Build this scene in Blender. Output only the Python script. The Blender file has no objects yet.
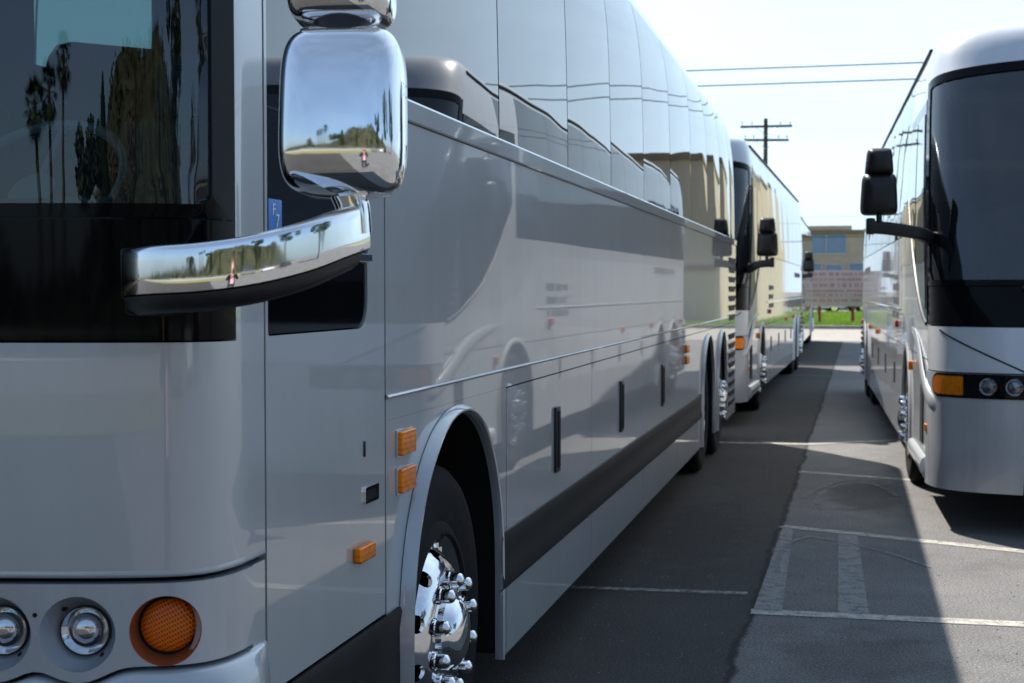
import bpy, bmesh, math, random
from mathutils import Vector, Matrix
from mathutils.geometry import delaunay_2d_cdt
R = math.radians
random.seed(7)
scn = bpy.context.scene
COL = scn.collection

# ------------------------------------------------------------------ camera
F_PX, CAM_H = 1423.0, 1.6
PITCH = math.atan((341.5 - 289.0) / F_PX)
YAW = math.atan((850.0 - 512.0) / F_PX * math.cos(PITCH))
cam_d = bpy.data.cameras.new('camera')
cam_d.sensor_width = 36.0
cam_d.lens = F_PX / 1024.0 * 36.0
cam_d.clip_start = 0.05
cam_d.clip_end = 3000
cam_d.dof.use_dof = True
cam_d.dof.focus_distance = 3.9
cam_d.dof.aperture_fstop = 7.0
cam = bpy.data.objects.new('camera', cam_d)
COL.objects.link(cam)
cam.location = (1.2, 0.0, CAM_H)
cam.rotation_euler = (R(90) - PITCH, 0, YAW)
scn.camera = cam

# ------------------------------------------------------------------ sky, sun, exposure
SUN_EL, SUN_AZ = R(49.5), R(-38.0)          # azimuth clockwise from +Y
w = bpy.data.worlds.new('World')
scn.world = w
w.use_nodes = True
nt = w.node_tree
bg = nt.nodes['Background']
sky = nt.nodes.new('ShaderNodeTexSky')
sky.sky_type = 'NISHITA'
sky.sun_disc = False
sky.sun_elevation = SUN_EL
sky.sun_rotation = SUN_AZ
sky.air_density = 1.0
sky.dust_density = 1.3
sky.ozone_density = 2.0
tc = nt.nodes.new('ShaderNodeTexCoord')
# thin bright high cloud towards the sun's side of the sky
dp = nt.nodes.new('ShaderNodeVectorMath'); dp.operation = 'DOT_PRODUCT'
nt.links.new(tc.outputs['Generated'], dp.inputs[0])
dp.inputs[1].default_value = (math.sin(R(0)) * 0.95, math.cos(R(0)) * 0.95, 0.30)
mrv = nt.nodes.new('ShaderNodeMapRange'); mrv.interpolation_type = 'SMOOTHSTEP'
mrv.inputs['From Min'].default_value = 0.0
mrv.inputs['From Max'].default_value = 0.95
mrv.inputs['To Min'].default_value = 0.26
nt.links.new(dp.outputs['Value'], mrv.inputs[0])
mp = nt.nodes.new('ShaderNodeMapping'); mp.inputs['Scale'].default_value = (1.2, 1.2, 5.0)
nt.links.new(tc.outputs['Generated'], mp.inputs[0])
nz = nt.nodes.new('ShaderNodeTexNoise'); nz.inputs['Scale'].default_value = 1.6; nz.inputs['Detail'].default_value = 7; nz.inputs['Roughness'].default_value = 0.6
nt.links.new(mp.outputs[0], nz.inputs['Vector'])
mrn = nt.nodes.new('ShaderNodeMapRange')
mrn.inputs['From Min'].default_value = 0.3; mrn.inputs['From Max'].default_value = 0.7
mrn.inputs['To Min'].default_value = 0.62; mrn.inputs['To Max'].default_value = 1.0
nt.links.new(nz.outputs['Fac'], mrn.inputs[0])
mlt = nt.nodes.new('ShaderNodeMath'); mlt.operation = 'MULTIPLY'
nt.links.new(mrv.outputs[0], mlt.inputs[0]); nt.links.new(mrn.outputs[0], mlt.inputs[1])
mxs = nt.nodes.new('ShaderNodeMix'); mxs.data_type = 'RGBA'
nt.links.new(mlt.outputs[0], mxs.inputs[0])
skc = nt.nodes.new('ShaderNodeMix'); skc.data_type = 'RGBA'; skc.blend_type = 'MULTIPLY'; skc.inputs[0].default_value = 1
nt.links.new(sky.outputs[0], skc.inputs[6])
skc.inputs[7].default_value = (0.75, 0.97, 1.20, 1)
nt.links.new(skc.outputs[2], mxs.inputs[6])
mxs.inputs[7].default_value = (8.8, 11.2, 13.4, 1)
nt.links.new(mxs.outputs[2], bg.inputs[0])
bg.inputs[1].default_value = 0.062
sun_d = bpy.data.lights.new('sun', 'SUN')
sun_d.energy = 5.0
sun_d.angle = R(0.53)
sun_d.color = (1.0, 0.93, 0.84)
sun = bpy.data.objects.new('sun', sun_d)
COL.objects.link(sun)
sdir = Vector((math.sin(SUN_AZ) * math.cos(SUN_EL), math.cos(SUN_AZ) * math.cos(SUN_EL), math.sin(SUN_EL)))
sun.rotation_euler = sdir.to_track_quat('Z', 'Y').to_euler()
sun.location = (-20, 30, 40)
scn.view_settings.view_transform = 'Standard'
scn.view_settings.look = 'None'
scn.view_settings.gamma = 1.0
scn.view_settings.exposure = 0.95
scn.cycles.max_bounces = 10
scn.cycles.glossy_bounces = 6
scn.cycles.transparent_max_bounces = 8
scn.cycles.use_denoising = True


# ------------------------------------------------------------------ materials
def new_mat(name):
    m = bpy.data.materials.new(name)
    m.use_nodes = True
    return m, m.node_tree, m.node_tree.nodes['Principled BSDF']


def tex_obj(nt):
    return nt.nodes.new('ShaderNodeTexCoord').outputs['Object']


def noise(nt, vec, scale, detail=4, rough=0.55):
    n = nt.nodes.new('ShaderNodeTexNoise')
    n.inputs['Scale'].default_value = scale
    n.inputs['Detail'].default_value = detail
    n.inputs['Roughness'].default_value = rough
    if vec is not None:
        nt.links.new(vec, n.inputs['Vector'])
    return n.outputs['Fac']


def ramp(nt, fac, stops):
    r = nt.nodes.new('ShaderNodeValToRGB')
    e = r.color_ramp.elements
    while len(e) < len(stops):
        e.new(0.5)
    for i, (p, c) in enumerate(stops):
        e[i].position = p
        e[i].color = (*c, 1) if len(c) == 3 else c
    nt.links.new(fac, r.inputs[0])
    return r.outputs[0]


def bump(nt, bsdf, fac, strength, dist=0.01):
    b = nt.nodes.new('ShaderNodeBump')
    b.inputs['Strength'].default_value = strength
    b.inputs['Distance'].default_value = dist
    nt.links.new(fac, b.inputs['Height'])
    nt.links.new(b.outputs[0], bsdf.inputs['Normal'])
    return b


def math_n(nt, op, a, b=None):
    n = nt.nodes.new('ShaderNodeMath')
    n.operation = op
    for i, v in enumerate((a, b)):
        if v is None:
            continue
        if isinstance(v, (int, float)):
            n.inputs[i].default_value = v
        else:
            nt.links.new(v, n.inputs[i])
    return n.outputs[0]


def paint(name, col, metallic=0.0, rough=0.35, coat=1.0, dirt=0.25, wave=0.02, flake=0.0):
    m, nt, b = new_mat(name)
    v = tex_obj(nt)
    big = noise(nt, v, 1.6, 5)
    fine = noise(nt, v, 60, 3)
    c1 = tuple(x * (1 - dirt * 0.25) for x in col)
    c2 = tuple(min(1, x * (1 + dirt * 0.12)) for x in col)
    mp = nt.nodes.new('ShaderNodeMapping')
    mp.inputs['Scale'].default_value = (9, 9, 0.7)
    nt.links.new(v, mp.inputs[0])
    streak = noise(nt, mp.outputs[0], 1.0, 6, 0.65)
    film = math_n(nt, 'ADD', math_n(nt, 'MULTIPLY', big, 0.55), math_n(nt, 'MULTIPLY', streak, 0.45))
    specks = noise(nt, v, 240, 2, 0.6)
    sp = nt.nodes.new('ShaderNodeMapRange')
    sp.inputs['From Min'].default_value = 0.70; sp.inputs['From Max'].default_value = 0.74
    sp.inputs['To Max'].default_value = 0.35 * min(1, dirt * 2)
    nt.links.new(specks, sp.inputs[0])
    dm = nt.nodes.new('ShaderNodeMix'); dm.data_type = 'RGBA'
    nt.links.new(sp.outputs[0], dm.inputs[0])
    nt.links.new(ramp(nt, film, [(0.36, c1), (0.64, c2)]), dm.inputs[6])
    dm.inputs[7].default_value = (0.16, 0.14, 0.12, 1)
    nt.links.new(dm.outputs[2], b.inputs['Base Color'])
    b.inputs['Metallic'].default_value = metallic
    b.inputs['Roughness'].default_value = rough
    b.inputs['Coat Weight'].default_value = coat
    cr = nt.nodes.new('ShaderNodeMapRange')
    cr.inputs['From Min'].default_value = 0.3
    cr.inputs['From Max'].default_value = 0.75
    cr.inputs['To Min'].default_value = 0.012
    cr.inputs['To Max'].default_value = 0.012 + 0.10 * dirt
    nt.links.new(math_n(nt, 'ADD', math_n(nt, 'MULTIPLY', film, 0.8), math_n(nt, 'MULTIPLY', fine, 0.2)), cr.inputs[0])
    nt.links.new(cr.outputs[0], b.inputs['Coat Roughness'])
    if wave:
        wv = noise(nt, v, 1.3, 1)
        bb = nt.nodes.new('ShaderNodeBump')
        bb.inputs['Strength'].default_value = wave
        bb.inputs['Distance'].default_value = 0.1
        nt.links.new(wv, bb.inputs['Height'])
        nt.links.new(bb.outputs[0], b.inputs['Coat Normal'])
    return m


def simple(name, col, rough=0.5, metallic=0.0, spec=0.5, var=0.15, scale=12, bmp=0.0, coat=0.0):
    m, nt, b = new_mat(name)
    v = tex_obj(nt)
    n = noise(nt, v, scale, 5)
    c1 = tuple(max(0, x * (1 - var)) for x in col)
    c2 = tuple(min(1, x * (1 + var)) for x in col)
    nt.links.new(ramp(nt, n, [(0.3, c1), (0.7, c2)]), b.inputs['Base Color'])
    b.inputs['Roughness'].default_value = rough
    b.inputs['Metallic'].default_value = metallic
    b.inputs['Specular IOR Level'].default_value = spec
    b.inputs['Coat Weight'].default_value = coat
    if bmp:
        bump(nt, b, n, bmp)
    return m


def chrome_mat(name, rough=0.03, col=(0.78, 0.79, 0.81)):
    m, nt, b = new_mat(name)
    v = tex_obj(nt)
    n = noise(nt, v, 18, 5)
    b.inputs['Base Color'].default_value = (*col, 1)
    b.inputs['Metallic'].default_value = 1
    mr = nt.nodes.new('ShaderNodeMapRange')
    mr.inputs['From Min'].default_value = 0.35
    mr.inputs['From Max'].default_value = 0.75
    mr.inputs['To Min'].default_value = rough
    mr.inputs['To Max'].default_value = rough + 0.07
    nt.links.new(n, mr.inputs[0])
    nt.links.new(mr.outputs[0], b.inputs['Roughness'])
    return m


def privacy_glass(name, col=(0.012, 0.014, 0.018), ior=1.75, wave=0.0):
    m, nt, b = new_mat(name)
    b.inputs['Base Color'].default_value = (*col, 1)
    b.inputs['Roughness'].default_value = 0.0
    b.inputs['IOR'].default_value = ior
    b.inputs['Coat Weight'].default_value = 0.35
    b.inputs['Coat Roughness'].default_value = 0.0
    if wave:
        v = tex_obj(nt)
        n = noise(nt, v, 0.9, 1)
        bump(nt, b, n, wave, 0.1)
        nt.links.new(b.inputs['Normal'].links[0].from_socket, b.inputs['Coat Normal'])
    return m


def thin_glass(name, tint=(0.30, 0.36, 0.38), refl=1.55):
    m, nt, b = new_mat(name)
    nt.nodes.remove(b)
    out = nt.nodes['Material Output']
    tr = nt.nodes.new('ShaderNodeBsdfTransparent')
    tr.inputs[0].default_value = (*tint, 1)
    gl = nt.nodes.new('ShaderNodeBsdfGlossy')
    gl.inputs['Roughness'].default_value = 0.0
    gl.inputs['Color'].default_value = (0.95, 0.97, 1, 1)
    fr = nt.nodes.new('ShaderNodeFresnel')
    # one sheet: the same reflection from both sides (the node inverts the index on back faces)
    ge = nt.nodes.new('ShaderNodeNewGeometry')
    io = nt.nodes.new('ShaderNodeMapRange')
    io.inputs['To Min'].default_value = refl; io.inputs['To Max'].default_value = 1.0 / refl
    nt.links.new(ge.outputs['Backfacing'], io.inputs[0])
    nt.links.new(io.outputs[0], fr.inputs[0])
    mx = nt.nodes.new('ShaderNodeMixShader')
    nt.links.new(math_n(nt, 'ADD', fr.outputs[0], 0.03), mx.inputs[0])
    nt.links.new(tr.outputs[0], mx.inputs[1])
    nt.links.new(gl.outputs[0], mx.inputs[2])
    nt.links.new(mx.outputs[0], out.inputs[0])
    return m


def lens_mat(name, col, emis=0.0, scale=90, grid_step=0.0, ribs=0.0):
    m, nt, b = new_mat(name)
    v = tex_obj(nt)
    vo = nt.nodes.new('ShaderNodeTexVoronoi')
    vo.inputs['Scale'].default_value = scale
    nt.links.new(v, vo.inputs['Vector'])
    nt.links.new(ramp(nt, vo.outputs['Distance'], [(0.1, tuple(c * 0.8 for c in col)), (0.6, col)]), b.inputs['Base Color'])
    b.inputs['Roughness'].default_value = 0.25
    b.inputs['Specular IOR Level'].default_value = 0.25
    b.inputs['Coat Weight'].default_value = 0.12
    b.inputs['Coat Roughness'].default_value = 0.02
    h = vo.outputs['Distance']
    if grid_step:
        sep = nt.nodes.new('ShaderNodeSeparateXYZ')
        nt.links.new(v, sep.inputs[0])
        f = 2 * math.pi / grid_step
        sx = math_n(nt, 'SINE', math_n(nt, 'MULTIPLY', sep.outputs[0], f))
        sz = math_n(nt, 'SINE', math_n(nt, 'MULTIPLY', math_n(nt, 'ADD', sep.outputs[2], math_n(nt, 'MULTIPLY', sep.outputs[0], 0.5)), f))
        h = math_n(nt, 'ADD', math_n(nt, 'MULTIPLY', math_n(nt, 'MULTIPLY', sx, sz), 0.5), 0.5)
        for l in list(b.inputs['Base Color'].links): nt.links.remove(l)
        nt.links.new(ramp(nt, h, [(0.55, col), (0.85, tuple(c * 0.25 for c in col))]), b.inputs['Base Color'])
    if ribs:
        sep = nt.nodes.new('ShaderNodeSeparateXYZ')
        nt.links.new(v, sep.inputs[0])
        f = 2 * math.pi / ribs
        a_ = math_n(nt, 'SINE', math_n(nt, 'MULTIPLY', sep.outputs[1], f))
        c_ = math_n(nt, 'SINE', math_n(nt, 'MULTIPLY', sep.outputs[2], f * 0.62))
        h = math_n(nt, 'ADD', math_n(nt, 'MULTIPLY', math_n(nt, 'ADD', math_n(nt, 'MULTIPLY', a_, 0.7), math_n(nt, 'MULTIPLY', c_, 0.3)), 0.5), 0.5)
        big = noise(nt, v, 34, 2)
        for l in list(b.inputs['Base Color'].links): nt.links.remove(l)
        nt.links.new(ramp(nt, math_n(nt, 'ADD', math_n(nt, 'MULTIPLY', h, 0.45), math_n(nt, 'MULTIPLY', big, 0.55)), [(0.3, tuple(c * 0.45 for c in col)), (0.62, col)]), b.inputs['Base Color'])
    bump(nt, b, h, 0.35, 0.004)
    return m


M = {}
M['silver'] = paint('silver_paint', (0.405, 0.43, 0.46), 0.35, 0.34, 1.0, 0.3, 0.010)
M['silver2'] = paint('pale_silver_paint', (0.54, 0.56, 0.59), 0.15, 0.36, 1.0, 0.4, 0.012)
M['bumper'] = paint('bumper_paint', (0.42, 0.44, 0.47), 0.3, 0.4, 0.8, 0.9, 0.0)
M['charcoal'] = simple('charcoal_stripe', (0.012, 0.012, 0.013), 0.5, 0, 0.14, 0.3, 6)
M['black_gloss'] = simple('black_gloss_panel', (0.003, 0.003, 0.004), 0.05, 0, 0.12, 0.3, 3)
M['black_plastic'] = simple('black_plastic', (0.012, 0.012, 0.013), 0.42, 0, 0.4, 0.3, 40, 0.05)
M['void'] = simple('dark_underbody', (0.008, 0.008, 0.009), 0.8, 0, 0.2)
M['chrome'] = chrome_mat('chrome')
M['alu'] = chrome_mat('polished_rim', 0.07, (0.72, 0.73, 0.75))
M['rubber'] = simple('tyre_rubber', (0.009, 0.009, 0.0095), 0.8, 0, 0.18, 0.35, 25, 0.1)
M['glass_side'] = privacy_glass('privacy_glass', wave=0.035)
M['glass_front'] = thin_glass('windshield_glass', (0.40, 0.52, 0.54))
M['glass_front_dark'] = thin_glass('tinted_windshield_glass', (0.35, 0.43, 0.46), 1.65)
M['amber'] = lens_mat('amber_lens', (1.0, 0.27, 0.004), 0, 260, 0.0, 0.0085)
M['amber'].node_tree.nodes['Principled BSDF'].inputs['Metallic'].default_value = 0.55
M['amber_dark'] = lens_mat('dark_amber_lens', (0.80, 0.15, 0.008), 0, 150, 0.0095)
M['red'] = lens_mat('red_lens', (0.45, 0.03, 0.015))
M['lens'] = thin_glass('clear_lens', (0.85, 0.87, 0.9))
M['teal_glass'] = thin_glass('tinted_side_glass', (0.17, 0.27, 0.26))
M['interior'] = simple('grey_interior_trim', (0.05, 0.052, 0.055), 0.7)
M['interior_pale'] = simple('pale_interior_trim', (0.22, 0.22, 0.22), 0.7)
M['seat'] = simple('seat_fabric', (0.06, 0.075, 0.10), 0.9, 0, 0.2, 0.3, 60)
M['amber_reflection_bowl'] = simple('lens_reflection_bowl', (0.30, 0.09, 0.035), 0.25, 0.3, 0.5, 0.1, 30)  # the amber lens's reflection in the bowl, put into the bowl's colour
M['dim_chrome'] = chrome_mat('smoked_reflector', 0.15, (0.22, 0.22, 0.23))
M['bowl'] = simple('headlight_bowl', (0.42, 0.44, 0.48), 0.34, 0.6, 0.5, 0.05, 20)
M['sticker'] = simple('blue_sticker', (0.03, 0.17, 0.55), 0.4, 0, 0.4, 0.1, 80)
M['white'] = simple('white_paint', (0.75, 0.75, 0.74), 0.5)
M['grey_letter'] = simple('grey_lettering', (0.14, 0.14, 0.16), 0.5)


# ------------------------------------------------------------------ object helpers
def tag(o, label=None, cat=None, group=None, kind=None):
    if label: o['label'] = label
    if cat: o['category'] = cat
    if group: o['group'] = group
    if kind: o['kind'] = kind
    return o


def thing(name, label, cat, loc=(0, 0, 0), rz=0.0, group=None):
    o = bpy.data.objects.new(name, None)
    o.empty_display_size = 0.2
    COL.objects.link(o)
    o.location = loc
    o.rotation_euler = (0, 0, rz)
    return tag(o, label, cat, group)


def obj(name, bm, mat, parent=None, smooth=35, label=None):
    me = bpy.data.meshes.new(name)
    bm.to_mesh(me)
    bm.free()
    if smooth:
        for p in me.polygons:
            p.use_smooth = True
        me.set_sharp_from_angle(angle=R(smooth))
    me.materials.append(M[mat] if isinstance(mat, str) else mat)
    o = bpy.data.objects.new(name, me)
    COL.objects.link(o)
    if parent: o.parent = parent
    if label: o['label'] = label
    return o


def struct(name, bm, mat, smooth=0):
    return tag(obj(name, bm, mat, None, smooth), kind='structure')


def dup(o, parent=None):
    c = o.copy()
    COL.objects.link(c)
    if parent is not None: c.parent = parent
    for ch in list(o.children):
        dup(ch, c)
    return c


def box(bm, c, s, rot=None, bevel=0.0, seg=2):
    r = bmesh.ops.create_cube(bm, size=1.0)
    vs = r['verts']
    bmesh.ops.scale(bm, vec=s, verts=vs)
    if bevel:
        es = list({e for v in vs for e in v.link_edges})
        rr = bmesh.ops.bevel(bm, geom=es, offset=bevel, segments=seg, affect='EDGES', profile=0.6)
        vs = list({v for f in rr['faces'] for v in f.verts} | {v for v in vs if v.is_valid})
    if rot is not None:
        bmesh.ops.rotate(bm, cent=(0, 0, 0), matrix=rot, verts=vs)
    bmesh.ops.translate(bm, vec=c, verts=vs)
    return vs


def cyl(bm, p0, p1, r0, r1=None, n=16, caps=True):
    p0, p1 = Vector(p0), Vector(p1)
    r1 = r0 if r1 is None else r1
    d = p1 - p0
    q = d.to_track_quat('Z', 'Y').to_matrix().to_4x4()
    mt = Matrix.Translation((p0 + p1) / 2) @ q
    return bmesh.ops.create_cone(bm, cap_ends=caps, segments=n, radius1=r0, radius2=r1, depth=d.length, matrix=mt)['verts']


def lathe(bm, prof, n=48, axis='X', origin=(0, 0, 0)):
    """prof: list of (a, r): a along the axis, r the radius"""
    o = Vector(origin)
    rings = []
    for a, r in prof:
        ring = []
        for k in range(n):
            t = 2 * math.pi * k / n
            if axis == 'X': p = Vector((a, r * math.cos(t), r * math.sin(t)))
            elif axis == 'Y': p = Vector((r * math.cos(t), a, r * math.sin(t)))
            else: p = Vector((r * math.cos(t), r * math.sin(t), a))
            ring.append(bm.verts.new(o + p))
        rings.append(ring)
    for i in range(len(rings) - 1):
        for k in range(n):
            k2 = (k + 1) % n
            bm.faces.new((rings[i][k], rings[i + 1][k], rings[i + 1][k2], rings[i][k2]))
    return rings


def sweep(bm, path, prof, ups=None, closed=False, cap=True, scale=None):
    """path: list of Vector; prof: list of (side, up) offsets, closed loop. ups: the up vector at each point"""
    n = len(path)
    rings = []
    for i, p in enumerate(path):
        a = path[i - 1] if (i > 0 or closed) else p
        b = path[(i + 1) % n] if (i < n - 1 or closed) else p
        t = (b - a).normalized()
        up = (ups[i] if isinstance(ups, list) else (ups or Vector((0, 0, 1)))).copy()
        s = t.cross(up).normalized()
        up2 = s.cross(t).normalized()
        k = scale[i] if scale else 1.0
        rings.append([bm.verts.new(p + s * x * k + up2 * y * k) for x, y in prof])
    m = len(prof)
    for i in range(n if closed else n - 1):
        A, B = rings[i], rings[(i + 1) % n]
        for j in range(m):
            j2 = (j + 1) % m
            bm.faces.new((A[j], A[j2], B[j2], B[j]))
    if cap and not closed:
        bm.faces.new(rings[0])
        bm.faces.new(list(reversed(rings[-1])))
    bmesh.ops.recalc_face_normals(bm, faces=bm.faces[:])
    return rings


def circ(r, n=8):
    return [(r * math.cos(2 * math.pi * k / n), r * math.sin(2 * math.pi * k / n)) for k in range(n)]


def rrect(wd, ht, r, n=4):
    out = []
    for cx, cy, a0 in ((wd / 2 - r, ht / 2 - r, 0), (-wd / 2 + r, ht / 2 - r, 90), (-wd / 2 + r, -ht / 2 + r, 180), (wd / 2 - r, -ht / 2 + r, 270)):
        for k in range(n + 1):
            a = R(a0 + 90 * k / n)
            out.append((cx + r * math.cos(a), cy + r * math.sin(a)))
    return out


def catmull(pts, n=8, closed=False):
    pts = [Vector(p) for p in pts]
    out = []
    m = len(pts)
    for i in range(m if closed else m - 1):
        if closed:
            p0, p1, p2, p3 = pts[i - 1], pts[i], pts[(i + 1) % m], pts[(i + 2) % m]
        else:
            p1, p2 = pts[i], pts[i + 1]
            p0 = pts[i - 1] if i else p1 * 2 - p2
            p3 = pts[i + 2] if i + 2 < m else p2 * 2 - p1
        for k in range(n):
            t = k / n
            out.append(0.5 * ((2 * p1) + (p2 - p0) * t + (2 * p0 - 5 * p1 + 4 * p2 - p3) * t * t + (3 * p1 - p0 - 3 * p2 + p3) * t ** 3))
    if not closed: out.append(pts[-1])
    return out


def lerp_tab(tab, x):
    if x <= tab[0][0]: return tab[0][1]
    for (a, va), (b, vb) in zip(tab, tab[1:]):
        if x <= b: return va + (vb - va) * (x - a) / (b - a)
    return tab[-1][1]


def smooth_tab(tab, x):
    """monotone-ish cubic (Catmull-Rom slopes) through the table"""
    n = len(tab)
    if x <= tab[0][0]: return tab[0][1]
    if x >= tab[-1][0]: return tab[-1][1]
    for i in range(n - 1):
        (a, va), (b, vb) = tab[i], tab[i + 1]
        if x <= b:
            h = b - a
            def slope(j):
                if j <= 0 or j >= n - 1:
                    j0, j1 = (0, 1) if j <= 0 else (n - 2, n - 1)
                    return (tab[j1][1] - tab[j0][1]) / (tab[j1][0] - tab[j0][0])
                d0 = (tab[j][1] - tab[j - 1][1]) / (tab[j][0] - tab[j - 1][0])
                d1 = (tab[j + 1][1] - tab[j][1]) / (tab[j + 1][0] - tab[j][0])
                return 0 if d0 * d1 <= 0 else 2 * d0 * d1 / (d0 + d1)
            t = (x - a) / h
            m0, m1 = slope(i) * h, slope(i + 1) * h
            return (2 * t ** 3 - 3 * t * t + 1) * va + (t ** 3 - 2 * t * t + t) * m0 + (-2 * t ** 3 + 3 * t * t) * vb + (t ** 3 - t * t) * m1


def pip(p, poly):
    x, y = p
    c = False
    j = len(poly) - 1
    for i in range(len(poly)):
        xi, yi = poly[i]
        xj, yj = poly[j]
        if (yi > y) != (yj > y) and x < (xj - xi) * (y - yi) / (yj - yi) + xi: c = not c
        j = i
    return c


# ------------------------------------------------------------------ a coach body as a surface S(u, z, off)
class Shell:
    """u: arc length along the plan outline from the front centre (u<0: the x<0 side); z: height. Front faces -Y."""
    def __init__(s, ctrl, W, L, prof, rake, fade=1.6):
        s.fade = fade
        pts = [Vector(p) for p in ctrl]
        for _ in range(4):
            q = [pts[0]]
            for a, b in zip(pts, pts[1:]):
                q += [a * 0.75 + b * 0.25, a * 0.25 + b * 0.75]
            q.append(pts[-1])
            pts = q
        s.pts, s.W, s.L, s.prof, s.rake = pts, W, L, prof, rake
        s.acc = [0.0]
        for a, b in zip(pts, pts[1:]):
            s.acc.append(s.acc[-1] + (b - a).length)
        s.U = s.acc[-1]

    def plan(s, u):
        au = min(abs(u), s.U)
        lo, hi = 0, len(s.acc) - 1
        while hi - lo > 1:
            m = (lo + hi) // 2
            if s.acc[m] <= au: lo = m
            else: hi = m
        t = (au - s.acc[lo]) / max(1e-9, s.acc[hi] - s.acc[lo])
        p = s.pts[lo].lerp(s.pts[hi], t)
        return Vector((p.x if u >= 0 else -p.x, p.y))

    def uy(s, y):
        """u on the x>0 side at local y"""
        lo, hi = 0.0, s.U
        for _ in range(50):
            m = (lo + hi) / 2
            if s.plan(m).y < y: lo = m
            else: hi = m
        return lo

    def ux(s, x):
        """u on the front, at local x"""
        lo, hi = 0.0, s.uy(1.0)
        for _ in range(50):
            m = (lo + hi) / 2
            if s.plan(m).x < abs(x): lo = m
            else: hi = m
        return lo if x >= 0 else -lo

    def base(s, u, z):
        p = s.plan(u)
        i = smooth_tab(s.prof, z)
        wf = max(0.0, 1 - p.y / s.fade); wf = wf * wf * (3 - 2 * wf)
        wr = max(0.0, 1 - (s.L - p.y) / 1.2); wr = wr * wr * (3 - 2 * wr)
        y = p.y + (smooth_tab(s.rake, z) + i * 0.6) * wf - i * 0.7 * wr
        return Vector((p.x * (s.W - i) / s.W, y, z))

    def __call__(s, u, z, off=0.0):
        p = s.base(u, z)
        if off:
            e = 0.01
            tu = s.base(u + e, z) - s.base(u - e, z)
            tz = s.base(u, z + e) - s.base(u, z - e)
            n = tu.cross(tz).normalized()
            p = p + n * off
        return p


def flat(axis_x, off_sign=1):
    """u = y, plain vertical plane at x"""
    return lambda u, z, off=0.0: Vector((axis_x + off * off_sign, u, z))


def finish_patch(bm, uv, S, off, thick):
    for f in list(bm.faces):
        c = sum((Vector(uv[v]).to_3d() for v in f.verts), Vector()) / len(f.verts)
        n = S(c.x, c.y, off + 0.02) - S(c.x, c.y, off)
        f.normal_update()
        if f.normal.dot(n) < 0: f.normal_flip()
    if thick:
        be = [e for e in bm.edges if len(e.link_faces) == 1]
        new = {}
        for e in be:
            f = e.link_faces[0]
            for l in f.loops:
                if l.edge == e:
                    a, b = l.vert, l.link_loop_next.vert
            for v in (a, b):
                if v not in new:
                    new[v] = bm.verts.new(S(*uv[v], off - thick))
            bm.faces.new((b, a, new[a], new[b]))
    return bm


def cdt(S, outer, holes=(), off=0.0, thick=0.015, step=0.08, offf=None):
    bm = bmesh.new()
    V, E = [], []
    def fine(loop):
        out = []
        for i, p in enumerate(loop):
            q = loop[(i + 1) % len(loop)]
            k = max(1, int(math.ceil(math.hypot(q[0] - p[0], q[1] - p[1]) / step)))
            out += [(p[0] + (q[0] - p[0]) * j / k, p[1] + (q[1] - p[1]) * j / k) for j in range(k)]
        return out
    for loop in [fine(outer)] + [fine(h) for h in holes]:
        s0 = len(V)
        V += [Vector(p) for p in loop]
        E += [(s0 + i, s0 + (i + 1) % len(loop)) for i in range(len(loop))]
    xs = [p[0] for p in outer]; zs = [p[1] for p in outer]
    nx = max(1, int((max(xs) - min(xs)) / step)); nz = max(1, int((max(zs) - min(zs)) / step))
    bnd = V[:]
    if nx * nz < 6000:
        for i in range(1, nx):
            for j in range(1, nz):
                p = (min(xs) + (max(xs) - min(xs)) * i / nx, min(zs) + (max(zs) - min(zs)) * j / nz)
                if pip(p, outer) and not any(pip(p, h) for h in holes):
                    if min((Vector(p) - q).length_squared for q in bnd) > (step * 0.25) ** 2:
                        V.append(Vector(p))
    r = delaunay_2d_cdt(V, E, [], 0, 1e-6)
    vs, uv = [], {}
    for p in r[0]:
        o = offf(p[0], p[1]) if offf else off
        v = bm.verts.new(S(p[0], p[1], o))
        uv[v] = (p[0], p[1])
        vs.append(v)
    for f in r[2]:
        c = sum((r[0][i] for i in f), Vector((0, 0))) / len(f)
        if pip(c, outer) and not any(pip(c, h) for h in holes):
            bm.faces.new([vs[i] for i in f])
    for v in [v for v in bm.verts if not v.link_faces]:
        bm.verts.remove(v); uv.pop(v)
    return finish_patch(bm, uv, S, off, thick)


def grid(S, us, zlo, zhi, nz, off=0.0, thick=0.01, bulge=0.0):
    bm = bmesh.new()
    uv = {}
    fl = (lambda v: v if callable(v) else (lambda u: v))
    zl, zh = fl(zlo), fl(zhi)
    rows = []
    for u in us:
        col = []
        fu = (u - us[0]) / (us[-1] - us[0]) * 2 - 1
        for j in range(nz + 1):
            z = zl(u) + (zh(u) - zl(u)) * j / nz
            fz = j / nz * 2 - 1
            v = bm.verts.new(S(u, z, off + bulge * (1 - fu * fu) * (1 - 0.6 * fz * fz)))
            uv[v] = (u, z)
            col.append(v)
        rows.append(col)
    for a, b in zip(rows, rows[1:]):
        for j in range(nz):
            bm.faces.new((a[j], b[j], b[j + 1], a[j + 1]))
    return finish_patch(bm, uv, S, off, thick)


def lin(a, b, n):
    return [a + (b - a) * i / n for i in range(n + 1)]


def ell(cx, cz, rx, rz, n=32, a0=0, a1=360, power=2.0):
    out = []
    full = (a1 - a0) == 360
    for k in range(n if full else n + 1):
        t = R(a0 + (a1 - a0) * k / n)
        c, sn = math.cos(t), math.sin(t)
        out.append((cx + rx * math.copysign(abs(c) ** (2 / power), c), cz + rz * math.copysign(abs(sn) ** (2 / power), sn)))
    return out


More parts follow.
